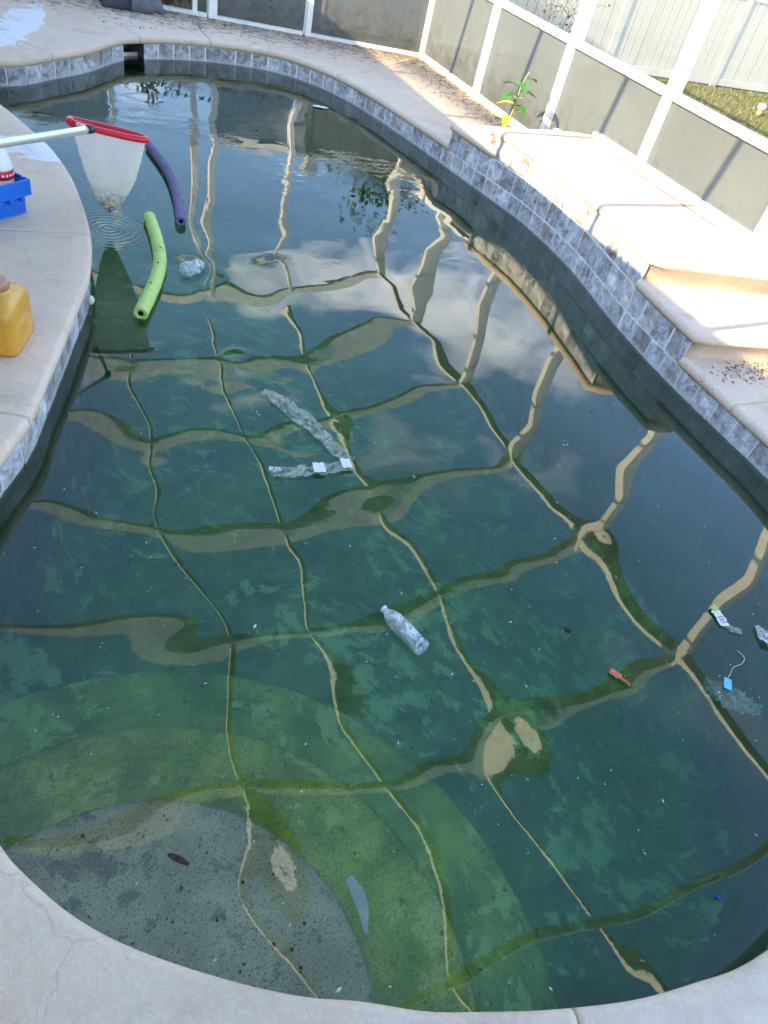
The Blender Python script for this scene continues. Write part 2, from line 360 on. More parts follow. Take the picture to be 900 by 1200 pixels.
def closed(P, step):
    P = [Vector((*p, 0)) for p in P]; n = len(P); out = []
    for i in range(n):
        a, b, c, d = P[i - 1], P[i], P[(i + 1) % n], P[(i + 2) % n]
        for k in range(10):
            t = k / 10
            out.append(.5 * ((2 * b) + (c - a) * t + (2 * a - 5 * b + 4 * c - d) * t * t + (3 * b - a - 3 * c + d) * t ** 3))
    for _ in range(6): out = [(out[i - 1] + out[i] * 2 + out[(i + 1) % len(out)]) / 4 for i in range(len(out))]
    L = [0]
    for i in range(len(out)): L.append(L[-1] + (out[(i + 1) % len(out)] - out[i]).length)
    tot = L[-1]; N = int(tot / step); res = []; j = 0
    for k in range(N):
        s = tot * k / N
        while L[j + 1] < s: j += 1
        f = (s - L[j]) / (L[j + 1] - L[j]); res.append(out[j].lerp(out[(j + 1) % len(out)], f))
    return res, tot
OUT, PER = closed(WL, .02)
NO = len(OUT)
NRM = []                                         # outward normals (away from the water); the loop runs clockwise
for i in range(NO):
    t_ = (OUT[(i + 2) % NO] - OUT[i - 2]).normalized(); NRM.append(Vector((-t_.y, t_.x, 0)))
def nearest(x, y): return min(range(NO), key=lambda i: (OUT[i].x - x) ** 2 + (OUT[i].y - y) ** 2)
OA = np.array([(p.x, p.y) for p in OUT])
def inside_dist(px, py):
    """signed distance to the pool edge, positive inside"""
    px = np.asarray(px, float).ravel(); py = np.asarray(py, float).ravel()
    P = OA[::2]; Q = np.roll(P, -1, 0); ins = np.zeros(len(px), bool); dm = np.full(len(px), 1e9)
    for (ax, ay), (bx, by) in zip(P, Q):
        cnd = ((ay > py) != (by > py))
        if ay != by: ins ^= cnd & (px < (bx - ax) * (py - ay) / (by - ay) + ax)
        dx, dy = bx - ax, by - ay; t = np.clip(((px - ax) * dx + (py - ay) * dy) / (dx * dx + dy * dy + 1e-12), 0, 1)
        dm = np.minimum(dm, (px - ax - t * dx) ** 2 + (py - ay - t * dy) ** 2)
    return np.where(ins, 1, -1) * np.sqrt(dm)

# ------------------------------------------------------------------ the swell of the water (cubic spline heights)
WSP, WX, WY, WNX, WNY = .065, -.75, -.35, 74, 134
_w = (
    0,0,0,0,0,0,0,0,0,0,0,0,0,0,0,0,0,0,0,0,1,1,1,1,1,1,1,1,1,1,1,0,0,0,0,0,0,0,0,0,0,0,0,0,0,0,0,0,0,0,0,0,0,0,0,0,0,0,0,0,0,0,0,0,0,0,0,
    0,0,0,0,0,0,0,0,0,0,0,0,0,0,0,0,0,0,0,0,0,0,0,0,0,0,0,0,0,0,0,0,0,0,0,0,0,0,0,0,0,0,0,0,0,0,0,0,0,0,0,0,0,0,0,0,0,0,0,0,0,0,0,0,0,0,0,
    0,0,0,0,0,0,0,0,0,0,0,0,-1,-1,-1,0,0,0,0,0,0,1,1,1,1,1,1,0,0,0,0,0,0,0,0,0,0,0,0,0,0,0,0,0,0,0,0,0,0,0,0,0,0,0,0,0,0,0,0,0,0,0,0,0,0,0,0,
    0,0,0,0,0,0,0,0,0,0,0,0,0,0,0,0,0,0,0,0,0,0,0,0,0,0,0,0,0,0,0,0,0,0,0,0,0,0,0,0,0,0,0,0,0,0,0,0,0,0,0,0,0,0,0,0,0,0,0,0,0,0,0,0,0,0,0,
    0,0,0,0,0,0,0,0,0,0,-1,-1,-1,-1,-1,0,0,0,0,0,0,0,0,0,0,0,0,-1,-1,-1,0,1,1,1,0,0,0,0,0,0,0,0,0,0,0,0,0,0,0,0,0,0,0,0,0,0,0,0,0,0,0,0,0,0,0,0,0,
    0,0,0,0,0,0,0,0,0,0,0,0,0,0,0,0,0,0,0,0,0,0,0,0,0,0,0,0,0,0,0,0,0,0,0,0,0,0,0,0,0,0,0,0,0,0,0,0,0,0,0,0,0,0,0,0,0,0,0,0,0,0,0,0,0,0,0,
    0,0,0,0,0,0,0,0,-1,-1,-1,-1,-1,-1,0,0,0,1,0,0,0,0,0,-1,-1,-1,-2,-2,-2,-2,0,1,1,1,1,0,0,-1,-1,-1,-1,0,0,0,0,0,0,0,0,0,0,0,0,0,0,0,0,0,0,0,0,0,0,0,0,0,0,
    0,0,0,0,0,0,0,0,0,0,0,0,0,0,0,0,0,0,0,0,0,0,0,0,0,0,0,0,0,0,0,0,0,0,0,0,0,0,0,0,0,0,0,0,0,0,0,0,0,0,0,0,0,0,0,0,0,0,0,0,0,0,0,0,0,0,0,
    0,0,0,0,0,0,0,-1,-1,-1,-1,-1,-1,-1,0,1,1,1,1,0,-1,-1,-2,-2,-2,-3,-4,-5,-5,-4,-1,2,3,3,2,0,-1,-1,-1,-1,-1,-1,0,0,0,-1,-1,0,0,0,0,0,0,0,0,0,0,0,0,0,0,0,0,0,0,0,0,
    0,0,0,0,0,0,0,0,0,0,0,0,0,0,0,0,0,0,0,0,0,0,0,0,0,0,0,0,0,0,0,0,0,0,0,0,0,0,0,0,0,0,0,0,0,0,0,0,0,0,0,0,0,0,0,0,0,0,0,0,0,0,0,0,0,0,0,
    0,0,0,0,0,0,-1,-1,-1,-1,-2,-1,-1,0,1,2,3,3,2,0,-2,-3,-4,-4,-5,-6,-8,-9,-9,-7,-1,3,5,5,3,1,-1,-2,-2,-1,-1,0,0,-1,-1,-1,-1,-1,-1,-1,0,0,0,0,0,0,0,0,0,0,0,0,0,0,0,0,0,
    0,0,0,0,0,0,0,0,0,0,0,0,0,0,0,0,0,0,0,0,0,0,0,0,0,0,0,0,0,0,0,0,0,0,0,0,0,0,0,0,0,0,0,0,0,0,0,0,0,0,0,0,0,0,0,0,0,0,0,0,0,0,0,0,0,0,0,
    0,0,0,0,0,-1,-1,-1,-2,-2,-2,-1,0,1,3,5,7,7,5,0,-4,-6,-7,-7,-8,-10,-13,-15,-16,-11,-2,7,10,8,5,1,-2,-3,-2,-1,0,0,0,-1,-1,-1,-1,-1,-1,-1,-1,-1,-1,-1,0,0,0,0,0,0,0,0,0,0,0,0,0,
    0,0,0,0,0,0,0,0,0,0,0,0,0,0,0,0,0,0,0,0,0,0,0,0,0,0,0,0,0,0,0,0,0,0,0,0,0,0,0,0,0,0,0,0,0,0,0,0,0,0,0,0,0,0,0,0,0,0,0,0,0,0,0,0,0,0,0,
    0,0,0,0,-1,-1,-1,-2,-2,-2,-2,-1,1,3,6,9,12,12,9,0,-7,-11,-12,-11,-12,-14,-18,-22,-24,-18,0,14,17,13,7,1,-3,-4,-3,-1,0,1,0,0,-1,-1,-1,-1,0,0,0,0,-1,-1,-1,-1,0,0,0,0,0,0,0,0,0,0,0,
    0,0,0,0,0,0,0,0,0,0,0,0,0,0,0,0,0,0,0,0,0,0,0,0,0,0,0,0,0,0,0,0,0,0,0,0,0,0,0,0,0,0,0,0,0,0,0,0,0,0,0,0,0,0,0,0,0,0,0,0,0,0,0,0,0,0,0,
    0,0,0,0,-1,-1,-2,-2,-2,-2,-1,0,3,6,11,16,19,20,15,0,-13,-17,-17,-16,-16,-18,-23,-28,-31,-26,4,25,24,17,8,0,-5,-6,-3,1,3,2,1,0,-1,-1,-1,0,0,1,0,0,-1,-1,-1,-1,-1,-1,0,0,0,0,0,0,0,0,0,
    0,0,0,0,0,0,0,0,0,0,0,0,0,0,0,0,0,0,0,0,0,0,0,0,0,0,0,0,0,0,0,0,0,0,0,0,0,0,0,0,0,0,0,0,0,0,0,0,0,0,0,0,0,0,0,0,0,0,0,0,0,0,0,0,0,0,0,
    0,0,0,-1,-1,-1,-2,-2,-2,-1,0,3,6,11,17,24,29,30,23,-2,-21,-24,-22,-19,-19,-21,-26,-31,-32,-22,14,31,28,19,9,-1,-7,-8,-2,5,7,5,3,0,-1,-1,0,2,2,2,2,1,0,-1,-1,-1,-1,-1,-1,0,0,0,0,0,0,0,0,
    0,0,0,0,0,0,0,0,0,0,0,0,0,0,0,0,0,0,0,0,0,0,0,0,0,0,0,0,0,0,0,0,0,0,0,0,0,0,0,0,0,0,0,0,0,0,0,0,0,0,0,0,0,0,0,0,0,0,0,0,0,0,0,0,0,0,0,
    0,0,-1,-1,-1,-1,-2,-2,-1,0,3,7,12,19,26,34,39,38,26,-5,-26,-27,-23,-20,-20,-22,-27,-31,-29,-13,14,24,25,20,10,0,-8,-10,1,13,13,9,4,1,-1,0,2,4,6,6,5,2,0,-1,-2,-2,-2,-1,-1,0,0,0,0,0,0,0,0,
    0,0,0,0,0,0,0,0,0,0,0,0,0,0,0,0,0,0,0,0,0,0,0,0,0,0,0,0,0,0,0,0,0,0,0,0,0,0,0,0,0,0,0,0,0,0,0,0,0,0,0,0,0,0,0,0,0,0,0,0,0,0,0,0,0,0,0,
    0,0,-1,-1,-1,-1,-1,-1,0,3,6,12,20,29,38,46,50,46,27,-5,-21,-22,-19,-17,-18,-23,-28,-33,-30,-10,14,25,28,24,16,6,-3,-3,10,21,19,12,5,0,-1,0,5,9,12,12,9,5,1,-1,-2,-3,-2,-2,-1,-1,0,0,0,0,0,0,0,
    0,0,0,0,0,0,0,0,0,0,0,0,0,0,0,0,0,0,0,0,0,0,0,0,0,0,0,0,0,0,0,0,0,0,0,0,0,0,0,0,0,0,0,0,0,0,0,0,0,0,0,0,0,0,0,0,0,0,0,0,0,0,0,0,0,0,0,
    0,0,-1,-1,-1,-1,-1,0,2,6,12,20,30,42,53,61,62,53,26,-5,-14,-12,-10,-11,-15,-22,-30,-35,-30,-8,16,30,36,34,28,18,7,6,14,32,27,16,6,-1,-2,1,9,17,22,21,15,8,2,-2,-3,-3,-3,-2,-1,-1,0,0,1,1,1,1,1,
    1,1,0,0,0,0,0,0,0,0,0,0,0,0,0,0,0,0,0,0,0,0,0,0,0,0,0,0,0,0,0,0,0,0,0,0,0,0,0,0,0,0,0,0,0,0,0,0,0,0,0,0,0,0,0,0,0,0,0,0,0,0,0,0,0,0,0,
    0,-1,-1,-1,-1,-1,0,2,5,10,18,29,42,56,70,77,76,62,26,-1,1,6,5,-1,-11,-23,-33,-42,-37,-12,21,39,48,50,47,37,27,24,31,41,33,19,5,-3,-4,1,14,27,34,34,23,11,3,-2,-4,-4,-3,-2,-1,0,0,1,1,1,1,1,1,
    1,1,1,1,1,0,0,0,0,0,0,0,0,0,0,0,0,0,0,0,0,0,0,0,0,0,0,0,0,0,0,0,0,0,0,0,0,0,0,0,0,0,0,0,0,0,0,0,0,0,0,0,0,0,0,0,0,0,0,0,0,0,0,0,0,0,0,
    -1,-1,-1,-1,-1,0,1,3,7,14,24,37,53,70,85,92,84,65,28,13,23,30,25,12,-6,-24,-38,-53,-45,-12,27,51,62,68,70,60,56,46,53,50,37,19,2,-7,-6,2,19,37,49,49,31,12,3,-3,-5,-4,-3,-2,-1,0,1,1,2,2,2,2,2,
    2,1,1,1,1,1,1,0,0,0,0,0,0,0,0,0,0,0,0,0,0,0,0,0,0,0,0,0,0,0,0,0,0,0,0,0,0,0,0,0,0,0,0,0,0,0,0,0,0,0,0,0,0,0,0,0,0,0,0,0,0,0,0,0,0,0,0,
    -1,-1,-1,-1,0,0,2,5,9,17,27,41,58,76,91,96,82,58,30,24,47,57,46,24,-1,-27,-46,-56,-44,-11,41,61,70,79,89,77,72,69,65,55,40,19,-1,-11,-7,1,16,45,60,61,32,9,3,-3,-4,-3,-2,-1,0,1,1,2,3,3,3,3,2,
    2,1,1,1,1,1,1,1,0,0,0,0,0,0,0,0,0,0,0,0,0,0,0,0,0,0,0,0,0,0,0,0,0,0,0,0,0,0,0,0,0,0,0,0,0,0,0,0,0,0,0,0,0,0,0,0,0,0,0,0,0,0,0,0,0,0,0,
    -1,-1,-1,0,0,1,3,6,10,17,27,38,49,61,69,70,54,37,26,32,67,72,58,33,3,-26,-46,-62,-54,-8,42,57,60,67,82,81,87,77,64,53,39,18,1,-6,-7,-3,22,50,56,51,29,10,5,1,0,0,0,0,0,1,2,3,4,4,4,3,2,
    1,1,1,1,1,1,1,1,1,1,0,0,0,0,0,0,0,0,0,0,0,0,0,0,0,0,0,0,0,0,0,0,0,0,0,0,0,0,0,0,0,0,0,0,0,0,0,0,0,0,0,0,0,0,0,0,0,0,0,0,0,0,0,0,0,0,0,
    -1,-1,-1,0,1,2,4,7,10,15,20,24,21,13,-2,-17,-13,-11,-10,12,57,60,55,32,5,-20,-39,-51,-44,5,45,44,32,20,26,47,66,46,39,36,27,2,-8,-11,-14,3,22,35,33,30,21,8,7,12,9,5,3,2,1,1,2,3,4,5,4,3,1,
    0,-1,-1,0,1,1,1,1,1,1,1,0,0,0,0,0,0,0,0,0,0,0,0,0,0,0,0,0,0,0,0,0,0,0,0,0,0,0,0,0,0,0,0,0,0,0,0,0,0,0,0,0,0,0,0,0,0,0,0,0,0,0,0,0,0,0,0,
    -1,-1,0,0,1,3,5,8,10,10,7,0,-16,-38,-55,-64,-60,-53,-52,-25,17,23,26,15,-2,-23,-36,-38,-30,19,40,28,2,-18,-19,-11,-2,4,2,3,-4,-28,-25,-24,-18,1,9,13,7,-6,-3,-6,4,17,14,9,5,2,1,0,0,2,3,4,4,2,-2,
    -4,-4,-3,-2,0,0,1,1,1,1,1,1,1,0,0,0,0,0,0,0,0,0,0,0,0,0,0,0,0,0,0,0,0,0,0,0,0,0,0,0,0,0,0,0,0,0,0,0,0,0,0,0,0,0,0,0,0,0,0,0,0,0,0,0,0,0,0,
    -1,-1,0,1,2,4,7,11,12,9,-1,-17,-32,-47,-59,-65,-64,-62,-59,-40,-11,3,3,2,-7,-23,-31,-25,-9,23,37,19,-13,-36,-45,-43,-31,-19,-14,-19,-31,-51,-49,-42,-29,-16,-10,-6,-11,-25,-24,-20,-5,13,13,10,6,1,-2,-3,-3,-2,0,1,1,-3,-9,
    -12,-11,-8,-5,-2,0,1,1,1,1,1,1,1,1,1,1,1,1,1,1,1,1,1,1,1,0,0,0,0,0,0,0,0,0,0,0,0,0,0,0,0,0,0,0,0,0,0,0,0,0,0,0,0,0,0,0,0,0,0,0,0,0,0,0,0,0,0,
    -1,-1,0,1,2,5,10,15,19,17,8,-6,-19,-30,-36,-39,-38,-37,-40,-32,-11,3,5,4,2,-2,-9,1,8,32,38,22,-6,-30,-45,-42,-33,-24,-22,-29,-42,-55,-51,-43,-31,-16,-14,-16,-25,-35,-31,-24,-10,6,9,7,2,-3,-7,-9,-10,-9,-7,-6,-6,-11,-22,
    -25,-22,-15,-9,-5,-2,0,1,1,1,1,1,1,1,1,1,1,1,1,1,1,1,1,1,1,1,1,1,1,1,1,0,0,0,0,0,0,0,0,0,0,0,0,0,0,0,0,0,0,0,0,0,0,0,0,0,0,0,0,0,0,0,0,0,0,0,0,
    -1,-1,0,0,2,5,10,18,26,29,24,14,5,-1,-3,-3,-2,-5,-13,-11,5,12,11,9,11,16,20,29,30,38,38,27,6,-19,-31,-27,-22,-19,-21,-28,-39,-48,-42,-30,-10,-2,-8,-19,-31,-40,-36,-25,-7,5,6,2,-5,-11,-15,-19,-20,-20,-19,-18,-20,-26,-42,
    -44,-35,-24,-15,-8,-4,-1,0,1,1,1,1,1,1,1,1,1,1,1,1,1,1,1,1,1,1,1,1,1,1,1,1,1,1,1,0,0,0,0,0,0,0,0,0,0,0,0,0,0,0,0,0,0,0,0,0,0,0,0,0,0,0,0,0,0,0,0,
    -1,-1,-1,0,1,2,6,14,26,36,36,32,28,27,28,31,30,21,7,4,14,11,6,2,4,14,35,41,36,36,36,30,15,-9,-17,-10,-7,-8,-13,-22,-29,-33,-29,-15,4,8,-3,-20,-35,-44,-39,-24,-4,7,4,-3,-12,-19,-25,-29,-32,-34,-35,-37,-42,-53,-67,
    -62,-47,-32,-20,-11,-6,-2,0,1,1,1,1,1,0,0,0,0,0,1,1,1,1,1,2,2,2,2,2,2,2,1,1,1,1,1,1,1,1,1,0,0,0,0,0,0,0,0,0,0,0,0,0,0,0,0,0,0,0,0,0,0,0,0,0,0,0,0,
    -1,-1,-1,-1,-1,-2,-3,-3,2,17,30,38,42,47,51,51,41,22,9,-7,-19,-33,-26,-29,-22,-12,8,15,28,27,27,26,15,-5,-8,-3,2,2,-6,-16,-19,-14,-8,4,20,15,0,-20,-38,-44,-39,-21,-1,12,5,-5,-16,-23,-30,-37,-43,-47,-51,-58,-69,-85,-95,
    -82,-58,-37,-23,-14,-8,-4,-1,1,1,1,1,0,-1,-1,-1,-1,-1,0,0,1,1,1,2,2,2,2,2,2,2,2,2,2,2,2,1,1,1,1,1,1,1,1,1,1,1,0,0,0,0,0,0,0,0,0,0,0,0,0,0,0,0,0,0,0,0,0,
    -1,0,0,0,-2,-5,-11,-19,-28,-26,2,22,42,54,62,56,35,10,-7,-36,-53,-66,-60,-56,-49,-36,-30,-17,6,13,14,13,4,-12,-11,-4,4,6,-1,-16,-20,-16,2,15,24,18,2,-18,-41,-39,-37,-15,4,26,12,2,-10,-17,-25,-36,-44,-51,-59,-70,-91,-112,-117,
    -97,-62,-36,-22,-14,-9,-5,-1,1,1,1,-1,-2,-3,-3,-3,-3,-3,-2,-1,-1,0,0,1,1,1,2,2,2,2,2,2,2,2,2,2,2,2,2,1,1,1,1,1,1,1,1,1,1,1,0,0,0,0,0,0,0,0,0,0,0,0,0,0,0,0,0,
    0,1,2,2,1,-3,-10,-20,-29,-26,-2,20,44,59,66,64,41,10,-14,-39,-50,-57,-54,-50,-46,-40,-38,-35,-12,8,16,24,10,-11,-15,-9,1,7,5,-7,-11,-13,-13,-6,14,18,5,-12,-38,-45,-38,-15,6,39,32,30,16,10,-1,-15,-24,-33,-43,-53,-84,-129,-136,
    -103,-49,-24,-16,-13,-10,-6,-2,1,1,0,-2,-4,-6,-7,-7,-7,-6,-5,-4,-3,-2,-2,-1,0,0,1,1,1,1,2,2,2,2,2,2,2,2,2,2,2,2,2,2,2,2,2,1,1,1,1,1,1,0,0,0,0,0,0,0,0,0,0,0,0,0,0,
    1,3,5,7,7,6,1,-7,-13,-6,18,43,66,87,97,94,58,17,5,-16,-28,-33,-30,-26,-24,-28,-35,-33,-14,9,25,34,22,1,-7,1,15,27,30,18,-1,-19,-17,-7,10,18,12,-3,-25,-33,-19,-13,-6,36,59,64,57,49,34,22,17,12,8,4,-30,-73,-122,
    -87,-5,4,-3,-8,-9,-6,-1,2,1,-2,-5,-8,-10,-12,-13,-13,-12,-10,-9,-8,-6,-5,-4,-4,-3,-2,-2,-1,-1,0,1,1,2,2,2,2,2,2,3,3,3,3,3,3,2,2,2,2,2,2,1,1,1,1,0,0,0,0,0,0,0,0,0,0,0,0,
    2,5,8,12,16,19,17,11,8,15,42,69,93,116,133,123,81,43,29,5,-8,-10,-5,1,2,-17,-32,-25,-8,13,30,39,32,13,1,12,35,54,58,37,0,-12,-6,-1,19,27,23,9,-14,-22,-25,-13,1,30,53,62,61,54,43,34,33,35,40,46,41,68,12,
    28,78,41,13,0,-6,-6,0,4,1,-4,-8,-12,-16,-18,-20,-20,-19,-17,-16,-14,-12,-11,-10,-9,-8,-7,-7,-6,-5,-4,-3,-2,-1,0,1,1,2,2,2,3,3,3,3,3,3,3,3,3,2,2,2,2,1,1,1,0,0,0,0,0,0,0,0,0,0,0,
    2,6,10,16,24,31,33,29,26,32,55,80,104,126,148,130,74,42,17,-1,-5,1,11,19,18,-4,-21,-15,0,17,31,38,34,16,9,15,49,73,70,44,6,-1,10,20,35,39,35,18,-8,-19,-19,-10,2,21,37,45,45,39,32,26,26,31,41,58,80,117,71,
    57,71,65,40,17,4,-3,-2,2,-2,-7,-11,-16,-20,-24,-27,-27,-26,-25,-23,-22,-20,-19,-18,-17,-16,-16,-15,-14,-12,-10,-9,-7,-5,-3,-2,-1,0,1,1,2,2,2,3,3,3,3,3,3,3,3,2,2,2,1,1,1,0,0,0,0,0,0,0,0,0,0,
    2,5,9,16,25,36,40,33,26,31,50,67,81,90,90,62,-9,-44,-43,-37,-23,-5,12,23,21,0,-18,-10,5,18,26,27,15,-3,-6,9,44,78,70,42,3,0,23,33,41,44,39,22,-5,-18,-18,-13,1,11,20,23,22,17,10,5,4,8,19,35,58,80,74,
    75,75,83,64,41,19,3,-8,-9,-6,-7,-10,-14,-21,-27,-30,-31,-31,-30,-30,-29,-28,-27,-27,-27,-27,-27,-26,-25,-23,-21,-18,-15,-12,-9,-7,-5,-3,-2,-1,-1,0,1,1,2,2,2,2,3,3,3,3,2,2,2,1,1,1,0,0,0,0,0,0,0,0,0,
    1,3,5,8,14,21,21,13,0,1,15,18,18,19,11,-8,-56,-101,-107,-84,-54,-25,-3,9,7,-4,-15,-10,6,15,17,12,-13,-30,-39,-28,18,62,47,20,-13,-27,-12,5,29,33,31,19,-7,-23,-20,-16,-5,-1,2,3,1,-6,-13,-20,-23,-22,-16,-5,14,36,51,
    65,75,75,61,42,23,6,-6,-7,-3,-1,-1,-4,-10,-18,-24,-26,-28,-30,-32,-33,-33,-34,-35,-37,-39,-40,-40,-39,-37,-34,-31,-26,-22,-18,-15,-12,-10,-8,-7,-6,-5,-4,-3,-2,-1,-1,0,1,1,2,2,2,2,2,2,1,1,1,0,0,0,0,0,0,0,0,
    -1,-1,-1,-3,-8,-18,-25,-26,-39,-41,-39,-35,-26,-25,-29,-47,-86,-127,-142,-119,-89,-60,-38,-24,-25,-26,-28,-17,0,6,1,-7,-38,-65,-70,-71,-35,6,20,1,-28,-56,-58,-42,-17,-2,4,1,-11,-25,-33,-33,-24,-18,-13,-10,-13,-20,-30,-38,-45,-49,-49,-45,-32,-8,24,
    61,78,65,52,37,21,7,-2,-3,1,5,9,11,12,9,2,-5,-12,-18,-23,-28,-31,-34,-38,-44,-48,-52,-54,-55,-53,-50,-46,-41,-35,-30,-25,-21,-18,-16,-15,-14,-13,-12,-11,-10,-8,-7,-6,-4,-3,-1,0,1,1,2,2,1,1,1,0,0,0,0,0,0,0,0,
    -2,-3,-6,-10,-17,-27,-32,-34,-52,-67,-64,-56,-45,-40,-42,-57,-89,-134,-153,-138,-107,-75,-58,-43,-40,-41,-41,-32,-17,-5,-6,-12,-36,-72,-86,-88,-64,-19,1,-8,-29,-57,-69,-62,-40,-23,-15,-13,-22,-40,-49,-54,-38,-26,-16,-10,-11,-18,-29,-39,-50,-57,-63,-68,-62,-43,-6,
    49,93,69,52,36,20,8,2,2,6,11,16,21,25,28,26,22,16,11,3,-5,-13,-21,-29,-40,-49,-56,-63,-65,-66,-64,-60,-54,-48,-42,-37,-32,-29,-27,-27,-26,-25,-24,-23,-22,-20,-18,-16,-13,-10,-7,-4,-2,0,1,1,1,1,1,1,0,0,0,0,0,0,0,
    -3,-4,-6,-10,-15,-22,-26,-31,-48,-64,-64,-56,-45,-38,-36,-45,-69,-106,-133,-126,-101,-74,-56,-44,-39,-40,-41,-33,-10,2,2,-4,-27,-62,-80,-82,-68,-34,-13,-14,-28,-47,-57,-52,-40,-25,-17,-15,-21,-32,-41,-54,-47,-31,-12,1,4,1,-5,-11,-22,-26,-35,-44,-46,-46,-20,
    34,112,85,66,44,24,11,5,6,10,16,21,26,31,34,34,33,31,29,26,23,16,8,-2,-15,-28,-42,-54,-61,-68,-67,-65,-62,-56,-51,-46,-41,-39,-39,-40,-41,-41,-41,-41,-39,-38,-35,-32,-28,-23,-17,-11,-6,-3,-1,1,1,1,1,1,0,0,0,0,0,0,0,
    -2,-3,-4,-6,-9,-12,-15,-22,-35,-51,-53,-46,-36,-27,-22,-24,-38,-69,-105,-103,-85,-63,-47,-35,-30,-28,-27,-26,-5,5,6,-2,-20,-45,-62,-67,-56,-31,-14,-13,-22,-35,-43,-40,-30,-21,-13,-11,-15,-23,-33,-46,-49,-36,-13,5,14,17,16,15,13,12,5,-2,-5,-10,5,
    27,143,157,103,59,28,11,7,10,15,21,25,29,32,35,35,35,35,34,34,33,30,28,26,25,16,4,-10,-27,-43,-46,-51,-52,-49,-49,-46,-44,-45,-47,-52,-56,-58,-60,-61,-61,-60,-58,-54,-48,-40,-30,-20,-12,-6,-3,-1,0,1,1,1,0,0,0,0,0,0,0,
    -2,-1,-1,-1,-2,-2,-4,-9,-22,-38,-41,-35,-25,-14,-7,-6,-15,-39,-70,-75,-65,-50,-35,-24,-18,-15,-17,-19,-10,1,5,0,-13,-30,-44,-49,-43,-19,-7,-7,-14,-24,-32,-32,-25,-14,-6,-4,-7,-15,-26,-38,-45,-38,-16,6,20,26,29,29,28,27,22,16,12,10,19,
    38,95,116,89,55,21,7,6,12,20,25,28,31,33,34,34,34,34,34,34,34,34,36,38,42,43,44,40,33,26,12,0,-10,-17,-26,-29,-32,-39,-45,-56,-65,-70,-76,-81,-83,-84,-84,-80,-73,-62,-47,-32,-19,-11,-5,-2,0,0,1,1,0,0,0,0,0,0,0,
    -1,0,2,3,5,7,7,1,-12,-27,-31,-26,-15,-4,6,11,6,-12,-42,-54,-50,-37,-25,-14,-7,-4,-6,-18,-13,0,5,3,-5,-17,-26,-30,-24,-6,1,0,-7,-16,-23,-26,-22,-10,0,4,1,-7,-19,-32,-41,-40,-21,5,23,33,36,36,34,31,26,21,16,15,20,
    32,59,75,62,37,8,-1,3,12,22,27,29,31,32,33,33,32,32,31,31,32,33,36,40,45,50,56,60,63,65,57,53,43,32,25,12,2,-10,-23,-40,-55,-65,-79,-89,-95,-103,-106,-105,-99,-84,-63,-42,-25,-14,-7,-3,-1,0,0,0,0,0,0,0,0,0,0,
    0,2,4,7,11,15,17,13,-3,-23,-27,-21,-10,4,16,23,22,6,-26,-42,-40,-29,-18,-8,-2,-1,-6,-24,-13,3,7,6,2,-5,-11,-15,-11,2,6,4,-2,-10,-17,-21,-20,-10,3,10,9,1,-12,-25,-37,-40,-29,-2,23,37,42,40,36,31,25,19,15,13,16,
    24,37,47,43,34,15,-1,-3,1,13,19,24,27,30,31,31,31,30,30,29,30,30,33,36,41,47,53,60,65,69,68,65,60,53,47,38,31,24,16,8,-7,-27,-52,-69,-83,-103,-112,-116,-116,-100,-72,-46,-27,-14,-7,-3,-1,0,0,0,0,0,0,0,0,0,0,
    0,3,6,10,15,21,24,22,3,-23,-27,-19,-7,8,22,32,33,16,-19,-36,-35,-25,-14,-5,0,0,-6,-15,-7,3,7,9,8,5,2,0,2,9,9,6,1,-6,-13,-18,-19,-12,5,17,17,8,-5,-19,-32,-38,-34,-12,20,40,47,44,37,30,23,18,13,11,12,
    17,25,32,34,34,22,-1,-16,-21,-15,-4,7,15,22,25,28,29,29,29,28,28,28,30,32,35,40,45,50,55,59,60,60,57,53,50,45,41,40,40,42,37,27,19,-1,-29,-60,-77,-92,-108,-95,-62,-36,-20,-10,-5,-2,-1,0,0,0,0,0,0,0,0,0,0,
    0,3,6,11,16,22,26,24,6,-20,-25,-18,-5,10,25,37,41,25,-21,-37,-34,-23,-12,-4,0,0,-6,-13,-12,-4,3,9,11,13,13,12,9,8,7,5,2,-3,-9,-14,-16,-13,2,23,23,13,0,-14,-26,-34,-33,-18,13,42,52,48,40,31,24,18,13,11,12,
    15,20,25,28,27,17,-1,-17,-26,-28,-24,-17,-9,2,10,17,21,25,26,27,27,27,28,29,30,33,36,40,43,46,48,48,47,46,44,42,41,43,46,52,55,56,59,52,41,36,17,-14,-40,-35,-17,-7,-3,-1,0,0,0,0,0,0,0,0,0,0,0,0,0,
    0,2,6,10,15,20,24,22,7,-19,-23,-16,-5,9,23,35,38,21,-25,-42,-36,-23,-12,-4,-1,-3,-7,-14,-22,-13,-2,7,13,17,20,20,11,4,3,3,2,-2,-6,-9,-10,-6,8,25,24,14,1,-11,-22,-28,-28,-18,3,45,55,50,41,33,27,21,17,14,14,
    17,20,24,26,24,17,3,-11,-22,-27,-28,-27,-24,-19,-13,-3,5,13,17,22,24,25,26,27,27,28,30,32,34,36,38,39,39,38,38,37,38,40,45,50,56,62,68,72,76,83,81,79,90,83,53,31,18,9,5,2,1,0,0,0,0,0,0,0,0,0,0,
    -1,2,5,8,12,16,18,15,4,-13,-18,-13,-4,7,18,27,28,13,-22,-40,-35,-24,-15,-8,-7,-10,-17,-27,-31,-21,-9,3,11,16,21,23,7,-8,-4,1,1,-1,-3,-5,-5,-1,8,18,18,10,-1,-11,-19,-21,-19,-10,10,36,47,46,41,37,32,28,24,21,21,
